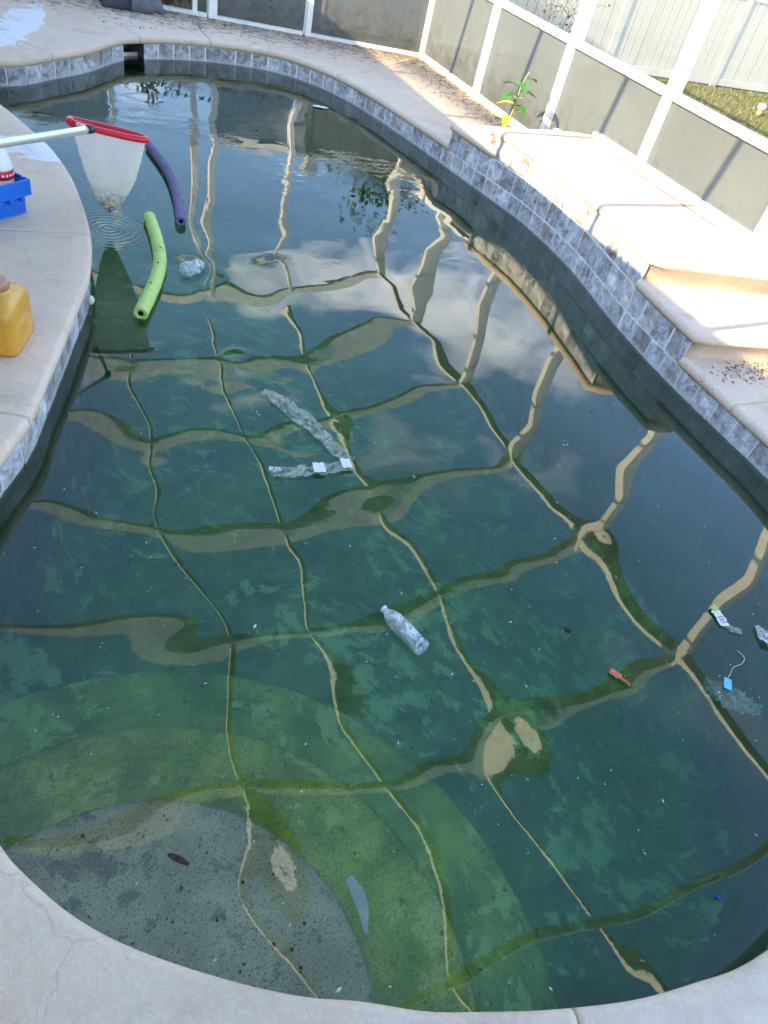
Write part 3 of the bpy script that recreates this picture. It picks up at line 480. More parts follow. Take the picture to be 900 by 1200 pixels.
    23,26,29,30,28,22,12,0,-11,-19,-24,-27,-27,-26,-25,-21,-16,-8,-1,8,14,19,21,23,24,25,26,26,28,30,32,33,35,35,35,36,37,39,42,46,51,57,64,71,80,91,100,110,122,112,81,51,30,16,8,4,1,0,0,0,0,0,0,0,0,0,0,
    -1,1,3,6,9,11,12,9,1,-8,-12,-10,-4,5,13,19,20,10,-14,-38,-39,-28,-23,-15,-16,-19,-26,-37,-43,-33,-18,-3,4,8,10,7,-5,-15,-9,0,0,-2,-2,-1,-1,1,5,10,9,1,-7,-14,-18,-16,-13,-4,12,27,33,38,40,41,41,38,34,30,30,
    32,35,37,39,38,34,25,13,1,-9,-16,-21,-24,-25,-26,-26,-25,-22,-19,-13,-6,2,9,15,18,21,22,22,24,27,30,33,35,37,38,39,40,41,43,45,47,50,55,61,70,80,90,101,108,99,76,51,31,17,9,4,1,0,0,0,0,0,0,0,0,0,0,
    -1,0,2,4,5,7,7,5,0,-5,-8,-7,-2,5,11,16,17,10,-10,-35,-46,-44,-40,-31,-29,-27,-31,-43,-56,-45,-28,-15,-10,-4,-2,-4,-11,-24,-19,-6,-4,-6,-3,0,4,10,8,-3,-6,-11,-15,-18,-19,-12,-8,-2,5,11,16,27,36,45,51,50,44,39,37,
    40,43,46,49,51,49,40,28,14,3,-7,-13,-18,-21,-23,-24,-25,-25,-25,-23,-21,-16,-11,-3,4,11,14,16,19,24,29,34,39,42,44,47,48,49,50,49,48,48,49,51,56,63,71,77,80,74,59,41,26,14,7,3,1,0,-1,-1,0,0,0,0,0,0,0,
    -1,0,1,2,3,4,4,2,0,-2,-3,-1,2,7,14,20,25,22,4,-29,-43,-47,-45,-38,-31,-26,-23,-33,-53,-52,-30,-17,-17,-12,-10,-10,-19,-35,-35,-22,-13,-12,-8,0,2,1,7,0,-6,-13,-16,-18,-15,-8,-8,-9,-9,-5,-2,13,27,43,58,60,53,44,38,
    39,43,48,53,60,63,55,41,26,12,1,-7,-12,-15,-17,-19,-21,-22,-24,-24,-25,-23,-22,-18,-14,-9,-2,3,9,15,24,31,39,45,50,55,59,61,62,59,55,51,48,46,46,48,51,54,54,49,39,28,18,10,4,1,0,-1,-1,-1,-1,0,0,0,0,0,0,
    -1,-1,0,1,1,2,2,1,0,-1,0,2,6,10,18,25,31,32,23,-2,-27,-39,-41,-36,-27,-17,-10,-12,-27,-39,-21,-16,-19,-19,-17,-16,-21,-29,-29,-22,-19,-18,-11,-1,3,8,18,10,-1,-8,-11,-12,-8,-5,-7,-9,-10,-10,-17,-12,2,24,52,59,54,43,29,
    22,23,30,41,54,68,62,48,32,17,5,-3,-8,-11,-13,-14,-16,-17,-19,-20,-21,-22,-23,-23,-22,-20,-16,-14,-10,-5,6,14,27,38,46,57,64,71,75,72,67,60,53,47,43,40,39,37,35,31,24,17,10,5,2,0,-1,-1,-1,-1,-1,0,0,0,0,0,0,
    -1,-1,0,0,1,1,1,0,0,0,1,3,6,10,17,24,31,34,29,13,-10,-30,-38,-34,-23,-9,6,19,29,19,8,-13,-23,-25,-22,-19,-17,-18,-15,-12,-16,-18,-10,-2,6,12,17,12,5,0,-4,-5,-5,-5,-6,-7,-10,-15,-27,-34,-35,-25,10,36,44,40,27,
    15,6,3,6,18,44,50,43,30,16,5,-2,-6,-8,-9,-10,-11,-12,-13,-14,-15,-17,-18,-20,-21,-22,-22,-24,-27,-30,-27,-22,-11,4,18,40,51,67,81,80,76,70,61,53,45,38,33,28,24,19,14,9,5,2,0,-1,-2,-1,-1,-1,-1,0,0,0,0,0,0,
    -1,-1,0,0,0,0,0,0,0,0,1,2,5,9,14,21,28,32,32,23,4,-22,-35,-34,-23,-7,12,31,45,46,30,-5,-26,-30,-26,-18,-12,-6,0,8,5,-4,-4,0,8,15,19,16,12,8,5,2,-1,-4,-4,-4,-7,-13,-24,-37,-48,-51,-34,-7,19,30,26,
    16,6,-4,-14,-17,-1,18,25,19,9,0,-5,-7,-8,-7,-7,-7,-7,-7,-8,-8,-10,-11,-14,-16,-19,-22,-26,-32,-39,-44,-49,-50,-43,-37,-17,3,31,62,68,74,75,67,59,51,41,33,26,19,14,9,5,2,0,-1,-2,-2,-1,-1,-1,0,0,0,0,0,0,0,
    -1,-1,0,0,0,0,0,0,0,0,0,1,3,7,11,17,24,29,32,29,16,-12,-34,-37,-28,-11,10,31,48,55,44,10,-26,-33,-27,-15,-6,1,7,11,8,1,0,1,10,18,21,20,18,15,12,9,5,-2,-1,-1,-1,-5,-14,-26,-39,-50,-50,-41,-22,2,14,
    15,12,4,-8,-18,-17,-8,2,5,-1,-8,-10,-9,-8,-6,-6,-5,-4,-2,-1,-1,-1,-3,-6,-9,-13,-17,-22,-29,-37,-45,-54,-61,-65,-70,-65,-58,-45,-6,21,47,63,61,59,54,45,36,27,19,12,7,3,0,-1,-2,-2,-2,-1,-1,-1,0,0,0,0,0,0,0,
    -1,0,0,0,0,0,0,0,-1,-1,0,0,2,4,8,14,20,27,32,33,25,-1,-31,-41,-36,-21,1,23,43,55,53,31,-16,-27,-25,-10,-1,4,7,8,6,1,-2,-4,7,17,22,23,23,21,18,14,9,1,-2,-1,2,3,0,-8,-21,-35,-45,-50,-47,-33,-13,
    2,13,13,7,-6,-15,-16,-12,-8,-10,-15,-13,-10,-7,-5,-4,-3,-1,2,5,8,8,6,2,-2,-6,-11,-16,-22,-30,-38,-47,-56,-65,-74,-79,-82,-79,-58,-39,-15,17,32,45,50,43,36,29,20,13,7,3,0,-1,-2,-2,-1,-1,-1,0,0,0,0,0,0,0,0,
    0,0,0,0,0,0,0,-1,-1,-1,-1,-1,0,2,6,11,17,25,32,36,29,4,-30,-50,-49,-34,-13,10,31,47,54,43,6,-16,-19,-1,2,2,3,2,0,-4,-9,-13,-7,6,17,23,25,25,22,16,8,-2,-8,-9,-4,3,10,10,0,-14,-28,-40,-48,-50,-43,
    -31,-8,8,14,1,-11,-17,-15,-9,-5,-9,-8,-6,-4,-3,-3,-2,1,6,12,17,18,15,11,5,0,-5,-10,-15,-21,-28,-36,-44,-54,-63,-72,-78,-81,-76,-69,-58,-33,-13,8,26,29,30,27,20,12,7,3,0,-1,-1,-1,-1,-1,-1,0,0,0,0,0,0,0,0,
    0,0,0,0,0,0,0,-1,-1,-1,-1,-1,-1,1,4,9,16,25,34,41,40,22,-24,-58,-62,-49,-28,-5,16,33,40,35,14,-9,-17,-1,-3,-4,-5,-6,-8,-10,-14,-17,-15,-7,6,18,25,27,24,17,7,-4,-14,-21,-21,-12,4,17,14,5,-9,-23,-37,-48,-56,
    -58,-45,-24,-1,-6,-16,-21,-18,-7,3,4,3,2,2,1,-2,-3,1,9,19,27,29,26,19,12,6,1,-4,-8,-13,-18,-24,-31,-39,-47,-55,-63,-68,-70,-70,-66,-56,-47,-36,-13,2,13,18,14,9,5,2,1,0,-1,-1,-1,-1,0,0,0,0,0,0,0,0,0,
    0,0,0,0,0,0,0,-1,-1,-1,-1,-2,-1,0,3,7,15,25,37,48,52,39,-7,-58,-70,-61,-42,-20,1,16,25,23,11,-5,-12,-12,-12,-14,-16,-16,-16,-16,-18,-20,-20,-17,-8,6,19,26,25,17,7,-5,-16,-27,-34,-35,-23,0,13,14,7,-5,-20,-36,-50,
    -61,-64,-57,-33,-26,-30,-33,-27,-14,0,8,11,12,9,6,0,-5,-1,10,24,37,41,35,26,17,10,4,0,-3,-6,-10,-14,-19,-24,-31,-38,-45,-51,-55,-58,-58,-56,-53,-46,-33,-23,-15,-2,3,3,2,1,0,0,-1,-1,-1,0,0,0,0,0,0,0,0,0,0,
    0,0,0,0,0,0,0,0,-1,-1,-2,-2,-2,-1,2,6,14,25,39,54,65,62,18,-50,-70,-67,-51,-32,-12,3,12,14,10,4,0,-6,-13,-23,-26,-26,-23,-21,-21,-21,-22,-22,-18,-9,6,22,22,15,6,-5,-16,-27,-37,-43,-39,-24,-4,11,14,8,-4,-19,-35,
    -48,-54,-51,-39,-35,-41,-48,-39,-23,-6,8,17,20,17,12,5,-5,-5,5,20,41,49,41,29,18,11,6,2,0,-2,-4,-6,-10,-13,-18,-23,-28,-33,-38,-42,-44,-45,-45,-42,-36,-30,-24,-14,-6,-2,0,0,0,0,0,0,0,0,0,0,0,0,0,0,0,0,0,
    0,0,0,0,0,0,0,0,-1,-1,-2,-2,-2,-1,1,5,12,23,38,55,71,76,49,-9,-53,-64,-55,-39,-22,-7,3,8,10,10,8,3,-11,-27,-35,-35,-31,-26,-22,-21,-22,-23,-24,-21,-13,6,12,10,4,-4,-14,-24,-33,-41,-43,-37,-25,-7,8,13,8,-5,-18,
    -29,-34,-32,-26,-25,-38,-54,-44,-28,-10,8,24,29,26,20,12,-1,-13,-13,-2,27,42,35,24,15,9,5,3,1,0,-1,-2,-3,-6,-8,-12,-15,-19,-23,-27,-30,-32,-33,-32,-30,-26,-22,-15,-9,-4,-2,-1,0,0,0,0,0,0,0,0,0,0,0,0,0,0,0,
    0,0,0,0,0,0,0,0,-1,-1,-1,-2,-2,-1,0,4,10,20,34,50,66,73,60,24,-30,-54,-54,-41,-26,-12,-2,6,11,15,18,16,2,-22,-41,-42,-35,-28,-22,-20,-20,-21,-23,-23,-18,-6,3,4,2,-4,-11,-19,-27,-34,-38,-39,-35,-25,-9,7,11,4,-5,
    -12,-14,-9,0,7,2,-24,-28,-22,-12,7,30,36,32,22,11,-5,-23,-35,-40,-23,6,14,11,7,5,3,2,2,1,1,1,0,-1,-2,-4,-7,-9,-12,-15,-17,-20,-21,-22,-21,-19,-16,-12,-8,-4,-2,-1,0,0,0,0,0,0,0,0,0,0,0,0,0,0,0,
    0,0,0,0,0,0,0,0,-1,-1,-1,-2,-2,-2,0,3,8,16,28,42,56,65,62,41,-1,-39,-46,-38,-26,-14,-4,5,12,19,26,28,18,-10,-41,-42,-35,-27,-20,-17,-16,-17,-18,-19,-15,-8,-2,1,0,-3,-8,-13,-20,-26,-31,-35,-35,-33,-26,-12,2,3,1,
    -1,1,9,22,37,45,24,1,-10,-13,-1,29,36,30,20,7,-9,-26,-40,-47,-39,-17,-4,-1,0,1,1,1,1,2,2,2,2,2,1,0,-1,-3,-5,-7,-9,-10,-12,-13,-13,-12,-11,-8,-5,-3,-2,-1,0,0,0,0,0,0,0,0,0,0,0,0,0,0,0,
    0,0,0,0,0,0,0,0,0,-1,-1,-2,-2,-2,-1,1,5,12,21,32,44,54,56,47,22,-18,-32,-30,-22,-12,-4,5,13,22,31,39,40,23,-17,-28,-26,-21,-16,-13,-12,-12,-13,-13,-11,-7,-3,-1,0,-2,-5,-9,-13,-18,-23,-27,-30,-30,-27,-19,-7,0,2,
    5,9,18,30,42,47,33,12,-6,-20,-27,-4,15,17,12,3,-9,-23,-34,-39,-34,-20,-7,-3,-2,-1,0,0,1,1,2,2,2,2,2,2,1,0,-1,-2,-3,-4,-5,-6,-7,-7,-6,-5,-3,-2,-1,0,0,0,0,0,0,0,0,0,0,0,0,0,0,0,0,
    0,0,0,0,0,0,0,0,0,-1,-1,-1,-2,-2,-1,0,3,8,14,23,32,40,44,41,26,0,-15,-18,-15,-9,-3,4,12,21,31,40,45,35,7,-9,-14,-13,-11,-9,-8,-8,-8,-8,-7,-5,-2,-1,0,-1,-2,-5,-8,-12,-16,-19,-22,-23,-22,-16,-8,-2,2,
    6,11,19,28,36,37,27,11,-7,-24,-34,-23,-5,3,4,-1,-9,-17,-25,-28,-24,-15,-5,0,0,0,0,0,1,1,1,2,2,2,3,3,2,2,1,1,0,-1,-2,-2,-3,-3,-3,-2,-1,-1,0,0,0,0,0,0,0,0,0,0,0,0,0,0,0,0,0,
    0,0,0,0,0,0,0,0,0,0,-1,-1,-2,-2,-2,-1,1,4,9,15,22,28,31,30,21,6,-5,-10,-9,-6,-1,4,10,18,26,34,37,31,15,2,-5,-6,-6,-5,-4,-4,-4,-4,-4,-3,-1,0,0,0,-1,-2,-4,-7,-9,-12,-15,-16,-15,-12,-7,-2,2,
    6,10,16,22,26,26,19,6,-8,-21,-28,-23,-12,-4,-1,-3,-7,-12,-16,-18,-15,-9,-3,0,1,1,1,1,1,1,1,1,2,2,2,2,2,2,2,2,1,1,0,0,0,-1,-1,-1,0,0,0,0,0,0,0,0,0,0,0,0,0,0,0,0,0,0,0,
    0,0,0,0,0,0,0,0,0,0,-1,-1,-1,-2,-2,-1,0,2,5,9,13,18,20,19,14,6,-1,-5,-5,-4,-1,3,8,13,20,25,27,23,14,6,0,-2,-3,-2,-2,-2,-2,-2,-2,-1,0,0,1,1,0,0,-2,-3,-5,-7,-9,-10,-9,-7,-5,-2,1,
    4,7,11,15,17,16,11,3,-7,-16,-20,-18,-12,-7,-3,-3,-5,-7,-9,-10,-8,-5,-1,1,1,1,1,1,1,1,1,1,1,1,2,2,2,2,2,2,2,1,1,1,1,0,0,0,0,0,0,0,0,0,0,0,0,0,0,0,0,0,0,0,0,0,0,
    0,0,0,0,0,0,0,0,0,0,0,-1,-1,-1,-2,-2,-1,0,2,4,7,10,12,11,9,5,0,-2,-3,-2,0,2,5,9,13,16,18,16,11,6,2,0,-1,-1,-1,-1,-1,-1,0,0,0,1,1,1,1,1,0,-1,-2,-3,-4,-5,-5,-4,-3,-1,1,
    3,5,7,9,10,9,6,1,-5,-11,-14,-13,-9,-6,-3,-3,-3,-4,-5,-5,-4,-2,0,1,1,1,1,1,0,0,0,1,1,1,1,1,1,2,2,2,2,1,1,1,1,1,1,1,0,0,0,0,0,0,0,0,0,0,0,0,0,0,0,0,0,0,0,
    0,0,0,0,0,0,0,0,0,0,0,-1,-1,-1,-1,-1,-1,-1,0,2,3,5,6,6,5,3,1,-1,-2,-1,0,1,3,5,8,10,11,10,7,4,2,1,0,0,0,0,0,0,0,0,1,1,1,1,1,1,1,0,0,-1,-2,-2,-2,-2,-1,-1,0,
    1,3,4,5,5,5,3,0,-4,-7,-9,-8,-6,-4,-2,-2,-1,-2,-2,-2,-1,-1,0,1,1,1,1,0,0,0,0,0,0,1,1,1,1,1,1,1,1,1,1,1,1,1,1,1,0,0,0,0,0,0,0,0,0,0,0,0,0,0,0,0,0,0,0,
    0,0,0,0,0,0,0,0,0,0,0,0,-1,-1,-1,-1,-1,-1,-1,0,1,2,3,3,2,1,0,-1,-1,-1,-1,0,1,3,4,5,6,5,4,3,2,1,0,0,0,0,0,0,0,1,1,1,1,1,1,1,1,1,0,0,0,-1,-1,-1,-1,0,0,
    1,1,2,2,3,2,1,-1,-3,-4,-5,-5,-4,-2,-1,-1,0,0,0,0,0,0,1,1,1,1,1,0,0,0,0,0,0,0,0,0,0,1,1,1,1,1,1,1,1,1,1,0,0,0,0,0,0,0,0,0,0,0,0,0,0,0,0,0,0,0,0,
    0,0,0,0,0,0,0,0,0,0,0,0,0,-1,-1,-1,-1,-1,-1,-1,0,0,1,1,1,0,0,-1,-1,-1,-1,0,0,1,2,2,3,2,2,1,1,0,0,0,0,0,0,0,0,0,1,1,1,1,1,1,1,1,1,1,0,0,0,0,0,0,0,
    0,0,1,1,1,1,0,-1,-2,-2,-3,-2,-2,-1,0,0,0,0,0,0,0,1,1,1,1,1,0,0,0,0,0,0,0,0,0,0,0,0,0,0,0,0,0,0,0,0,0,0,0,0,0,0,0,0,0,0,0,0,0,0,0,0,0,0,0,0,0,
    0,0,0,0,0,0,0,0,0,0,0,0,0,0,-1,-1,-1,-1,-1,-1,-1,0,0,0,0,0,0,-1,-1,-1,-1,-1,0,0,0,1,1,1,1,0,0,0,0,0,0,0,0,0,0,0,0,0,0,1,1,1,1,1,1,1,0,0,0,0,0,0,0,
    0,0,0,0,0,0,0,0,-1,-1,-1,-1,-1,0,0,0,1,1,1,1,1,1,1,1,1,0,0,0,0,0,0,0,0,0,0,0,0,0,0,0,0,0,0,0,0,0,0,0,0,0,0,0,0,0,0,0,0,0,0,0,0,0,0,0,0,0,0,
    0,0,0,0,0,0,0,0,0,0,0,0,0,0,0,-1,-1,-1,-1,-1,-1,-1,0,0,0,0,0,0,-1,-1,-1,-1,-1,0,0,0,0,0,0,0,0,0,0,0,0,0,0,0,0,0,0,0,0,0,0,0,1,1,1,1,0,0,0,0,0,0,0,
    0,0,0,0,0,0,0,0,0,0,0,0,0,0,0,0,1,1,1,1,1,1,0,0,0,0,0,0,0,0,0,0,0,0,0,0,0,0,0,0,0,0,0,0,0,0,0,0,0,0,0,0,0,0,0,0,0,0,0,0,0,0,0,0,0,0,0,
    0,0,0,0,0,0,0,0,0,0,0,0,0,0,0,0,0,-1,-1,-1,-1,-1,0,0,0,0,0,0,0,0,0,-1,-1,-1,0,0,0,0,0,0,0,0,0,0,0,0,0,0,0,0,0,0,0,0,0,0,0,0,0,0,0,0,0,0,0,0,0,
    0,0,0,0,0,0,0,0,0,0,0,0,0,0,0,0,1,1,0,0,0,0,0,0,0,0,0,0,0,0,0,0,0,0,0,0,0,0,0,0,0,0,0,0,0,0,0,0,0,0,0,0,0,0,0,0,0,0,0,0,0,0,0,0,0,0,0,
    0,0,0,0,0,0,0,0,0,0,0,0,0,0,0,0,0,0,0,0,0,0,0,0,0,0,0,0,0,0,0,0,0,0,0,0,0,0,0,0,0,0,0,0,0,0,0,0,0,0,0,0,0,0,0,0,0,0,0,0,0,0,0,0,0,0,0,
    0,0,0,0,0,0,0,0,0,0,0,0,0,0,0,0,0,0,0,0,0,0,0,0,0,0,0,0,0,0,0,0,0,0,0,0,0,0,0,0,0,0,0,0,0,0,0,0,0,0,0,0,0,0,0,0,0,0,0,0,0,0,0,0,0,0,0,
    0,0,0,0,0,0,0,0,0,0,0,0,0,0,0,0,0,0,0,0,0,0,0,0,0,0,0,0,0,0,0,0,0,0,0,0,0,0,0,0,0,0,0,0,0,0,0,0,0,0,0,0,0,0,0,0,0,0,0,0,0,0,0,0,0,0,0,
    0,0,0,0,0,0,0,0,0,0,0,0,0,0,0,0,0,0,0,0,0,0,0,0,0,0,0,0,0,0,0,0,0,0,0,0,0,0,0,0,0,0,0,0,0,0,0,0,0,0,0,0,0,0,0,0,0,0,0,0,0,0,0,0,0,0,0,
    0,0,0,0,0,0,0,0,0,0,0,0,0,0,0,0,0,0,0,0,0,0,0,0,0,0,0,0,0,0,0,0,0,0,0,0,0,0,0,0,0,0,0,0,0,0,0,0,0,0,0,0,0,0,0,0,0,0,0,0,0,0,0,0,0,0,0,
    0,0,0,0,0,0,0,0,0,0,0,0,0,0,0,0,0,0,0,0,0,0,0,0,0,0,0,0,0,0,0,0,0,0,0,0,0,0,0,0,0,0,0,0,0,0,0,0,0,0,0,0,0,0,0,0,0,0,0,0,0,0,0,0,0,0,0,
    0,0,0,0,0,0,0,0,0,0,0,0,0,0,0,0,0,0,0,0,0,0,0,0,0,0,0,0,0,0,0,0,0,0,0,0,0,0,0,0,0,0,0,0,0,0,0,0,0,0,0,0,0,0,0,0,0,0,0,0,0,0,0,0,0,0,0,
    0,0,0,0,0,0,0,0,0,0,0,0,0,0,0,0,0,0,0,0,0,0,0,0,0,0,0,0,0,0,0,0,0,0,0,0,0,0,0,0,0,0,0,0,0,0,0,0,0,0,0,0,0,0,0,0,0,0,0,0,0,0,0,0,0,0,0,
    0,0,0,0,0,0,0,0,0,0,0,0,0,0,0,0,0,0,0,0,0,0,0,0,0,0,0,0,0,0,0,0,0,0,0,0,0,0,0,0,0,0,0,0,0,0,0,0,0,0,0,0,0,0,0,0,0,0,0,0,0,0,0,0,0,0,0,
    0,0,0,0,0,0,0,0,0,0,0,0,0,0,0,0,0,0,0,0,0,0,0,0,0,0,0,0,0,0,0,0,0,0,0,0,0,0,0,0,0,0,0,0,0,0,0,0,0,0,0,0,0,0,0,0,0,0,0,0,0,0,0,0,0,0,0,
    0,0,0,0,0,0,0,0,0,0,0,0,0,0,0,0,0,0,0,0,0,0,0,0,0,0,0,0,0,0,0,0,0,0,0,0,0,0,0,0,0,0,0,0,0,0,0,0,0,0,0,0,0,0,0,0,0,0,0,0,0,0,0,0,0,0,0,
    0,0,0,0,0,0,0,0,0,0,0,0,0,0,0,0,0,0,0,0,0,0,0,0,0,0,0,0,0,0,0,0,0,0,0,0,0,0,0,0,0,0,0,0,0,0,0,0,0,0,0,0,0,0,0,0,0,0,0,0,0,0,0,0,0,0,0,
)
WC = np.array(_w, float).reshape(WNX, WNY) / 20000
WC -= WC.mean()
def wave(x, y):
    x = np.asarray(x, float); y = np.asarray(y, float)
    u = np.clip((x - WX) / WSP, 0, WNX - 4.001); v = np.clip((y - WY) / WSP, 0, WNY - 4.001)
    i = u.astype(int); j = v.astype(int); f = u - i; g = v - j
    def B(f): return [(1 - f) ** 3 / 6, (3 * f ** 3 - 6 * f * f + 4) / 6, (-3 * f ** 3 + 3 * f * f + 3 * f + 1) / 6, f ** 3 / 6]
    bu, bv = B(f), B(g); r = 0
    for a in range(4):
        for b in range(4): r = r + bu[a] * bv[b] * WC[i + a, j + b]
    return r
def wz(x, y): return float(wave(np.array([x]), np.array([y]))[0])

# ------------------------------------------------------------------ pool shell
i_sk0, i_sk1 = nearest(1.10, 7.73), nearest(1.31, 7.84)
ZW = [.128, -.10, -.4, -1.0, -1.75]
V, F = [], []
for i in range(NO):
    for z in ZW: V.append((OUT[i].x, OUT[i].y, z))
n5 = len(ZW)
for i in range(NO):
    j = (i + 1) % NO
    for k in range(n5 - 1):
        if k == 0 and i_sk0 <= i < i_sk1: continue
        F.append((i * n5 + k, j * n5 + k, j * n5 + k + 1, i * n5 + k + 1))
pool = mesh('pool_wall', V, F, M['grout']); tag(pool, kind='structure')
# extra wall above the first row of tiles where the deck is raised
def seg(i0, i1): return list(range(i0, i1 + 1)) if i1 >= i0 else list(range(i0, NO)) + list(range(0, i1 + 1))
iA, iB = nearest(3.42, 5.66), nearest(3.357, 2.43)          # middle step: from far end to near end
iC, iD = nearest(3.53, 5.10), nearest(3.42, 3.02)           # raised deck
def wallstrip(name, i0, i1, z0, z1, parent):
    s = seg(i0, i1); V = [(OUT[i].x, OUT[i].y, z) for i in s for z in (z0, z1)]
    mesh(name, V, [(2 * k, 2 * k + 2, 2 * k + 3, 2 * k + 1) for k in range(len(s) - 1)], M['grout'], parent)
wallstrip('raised_wall', iA, iB, .128, .283, pool); wallstrip('raised_wall', iC, iD, .283, .438, pool)
# floor with coved edge
gx = np.arange(-.75, 3.85, .05); gy = np.arange(-.25, 8.2, .05); GX, GY = np.meshgrid(gx, gy, indexing='ij')
D = inside_dist(GX, GY).reshape(GX.shape)
deep = .80 + .30 * np.clip((GY - 1.5) / 4.5, 0, 1) + .75 * np.clip((GX - 1.0) / 1.9, 0, 1) ** 1.3
cove = np.clip(1 - D / .38, 0, 1.2)
Z = -deep + (1 - np.sqrt(np.clip(1 - np.clip(cove, 0, 1) ** 2, 0, 1))) * .38
V = np.stack([GX, GY, Z], -1).reshape(-1, 3); ny = len(gy); F = []
for i in range(len(gx) - 1):
    for j in range(ny - 1):
        if D[i:i + 2, j:j + 2].max() > -.06: F.append((i * ny + j, (i + 1) * ny + j, (i + 1) * ny + j + 1, i * ny + j + 1))
mesh('pool_floor', V, F, M['floor'], pool, smooth=True)
for nm, r, zt, zb, mt in (('upper_step', .63, -.17, -.9, 'step1'), ('middle_step', .965, -.345, -.92, 'step2'), ('lower_step', 1.30, -.52, -.94, 'step3')):
    bm = bmesh.new()
    rr_ = random.Random(3); ph = [rr_.uniform(0, 6) for _ in range(4)]
    jig = lambda p, a: p * (1 + .008 * math.sin(3 * a + ph[0]) + .005 * math.sin(7 * a + ph[1])) if p.length > .1 else p
    prof = [(.01, zt), (r * .6, zt), (r - .05, zt - .002), (r - .02, zt - .01), (r - .004, zt - .03), (r, zt - .06), (r, zb)]
    lathe(bm, [(a, b) for a, b in prof], 96)
    frombm(nm, bm, M[mt], pool, smooth=True, loc=(-.05, .35, 0))
# tiles: every tile its own object
tw, th = .150, .145
bmt = bmesh.new(); box(bmt, (0, 0, 0), (tw, .008, th), bev=.0018); tile_me = bpy.data.meshes.new('tile'); bmt.to_mesh(tile_me); bmt.free(); tile_me.materials.append(M['tile'])
def put_tiles(i0, i1, zc, skip=False, first=0.0):
    s = seg(i0, i1); st = PER / NO; L = st * (len(s) - 1); nt_ = max(1, round(L / .1575)); gap = L / nt_
    for k in range(nt_):
        d = (k + .5) * gap / st; a = s[min(int(d), len(s) - 1)]
        if skip and i_sk0 - 1 <= a <= i_sk1 + 1: continue
        n = NRM[a]; o = bpy.data.objects.new('tile', tile_me); C.objects.link(o); o.parent = pool
        p = OUT[a]; o.location = (p.x + n.x * rnd.uniform(-.0015, .001), p.y + n.y * rnd.uniform(-.0015, .001), zc)
        o.rotation_euler = (0, rnd.uniform(-.006, .006), math.atan2(n.y, n.x) - math.pi / 2)
        o.scale = ((gap - .012) / tw, 1, 1)
i0 = nearest(-.55, 6.38)
put_tiles(i0, i_sk0, .050); put_tiles(i_sk1, iC, .050); put_tiles(iC, iD, .050); put_tiles(iD, nearest(2.9, .55), .050)
put_tiles(nearest(-.40, 1.25), nearest(-.01, 5.72), .050)
put_tiles(iA, iC, .206); put_tiles(iC, iD, .206); put_tiles(iD, iB, .206); put_tiles(iC, iD, .361)
# skimmer mouth
sk = empty('skimmer', (0, 0, 0)); tag(sk, 'dark rectangular skimmer opening in the tiled wall at the far end of the pool', 'skimmer')
p0, p1 = OUT[i_sk0], OUT[i_sk1]; nn_ = NRM[(i_sk0 + i_sk1) // 2] * .26
P = [p0, p1, p1 + nn_, p0 + nn_]
V = [(p.x, p.y, z) for p in P for z in (-.10, .1275)]
mesh('skimmer_throat', V, [(2, 4, 5, 3), (4, 6, 7, 5), (6, 0, 1, 7), (1, 3, 5, 7), (0, 2, 4, 6)], simple('grimy_plastic', (.10, .095, .085), .6, .4, 12), sk)
bm = bmesh.new(); q0 = p0 + nn_ * .45; q1 = p1 + nn_ * .45
bar(bm, (q0.x, q0.y, -.02), (q1.x, q1.y, -.02), .012, .10); frombm('weir_flap', bm, M['tile'], sk)
knob = empty('wall_fitting', (.262, 3.41, .055)); tag(knob, 'small cream fitting on the left tile wall just above the water', 'pool fitting')
bm = bmesh.new(); lathe(bm, [(.012, 0), (.022, .004), (.024, .014), (.016, .026), (.004, .03)], 16, Matrix.Rotation(R(90), 4, 'Y')); frombm('fitting_cap', bm, M['knob'], knob, True)
bm = bmesh.new(); lathe(bm, [(.008, -.03), (.008, 0.002)], 12, Matrix.Rotation(R(90), 4, 'Y')); frombm('fitting_stem', bm, M['knob'], knob, True)

# ------------------------------------------------------------------ water body
gx = np.arange(-.75, 3.8, .02); gy = np.arange(-.25, 8.3, .02); GX, GY = np.meshgrid(gx, gy, indexing='ij')
D = inside_dist(GX, GY).reshape(GX.shape)
SKm = (np.abs((GX - 1.15) * .9 - (GY - 7.88) * .0) < .2) & (GY > 7.6) & (GY < 8.15)
keep = (np.maximum(np.maximum(D[:-1, :-1], D[1:, :-1]), np.maximum(D[:-1, 1:], D[1:, 1:])) > -.02) | SKm[:-1, :-1]
ny = len(gy); Zt = wave(GX, GY) * np.clip((D + .05) / .16, .25, 1) ; Zt = np.clip(Zt, -.03, .03)
top = np.stack([GX, GY, Zt], -1).reshape(-1, 3); bot = np.stack([GX, GY, GX * 0 - 1.9], -1).reshape(-1, 3); nv = len(top)
F = []; I, J = np.nonzero(keep)
for i, j in zip(I.tolist(), J.tolist()):
    a, b, c_, d_ = i * ny + j, (i + 1) * ny + j, (i + 1) * ny + j + 1, i * ny + j + 1
    F.append((a, b, c_, d_)); F.append((a + nv, d_ + nv, c_ + nv, b + nv))
K = np.pad(keep, 1)
for i, j in zip(I.tolist(), J.tolist()):
    a, b, c_, d_ = i * ny + j, (i + 1) * ny + j, (i + 1) * ny + j + 1, i * ny + j + 1
    if not K[i + 1, j]: F.append((b, a, a + nv, b + nv))
    if not K[i + 2, j + 1]: F.append((c_, b, b + nv, c_ + nv))
    if not K[i + 1, j + 2]: F.append((d_, c_, c_ + nv, d_ + nv))
    if not K[i, j + 1]: F.append((a, d_, d_ + nv, a + nv))
bm = bmesh.new(); me = bpy.data.meshes.new('pool_water'); me.from_pydata(np.concatenate([top, bot]).tolist(), [], F); bm.from_mesh(me)
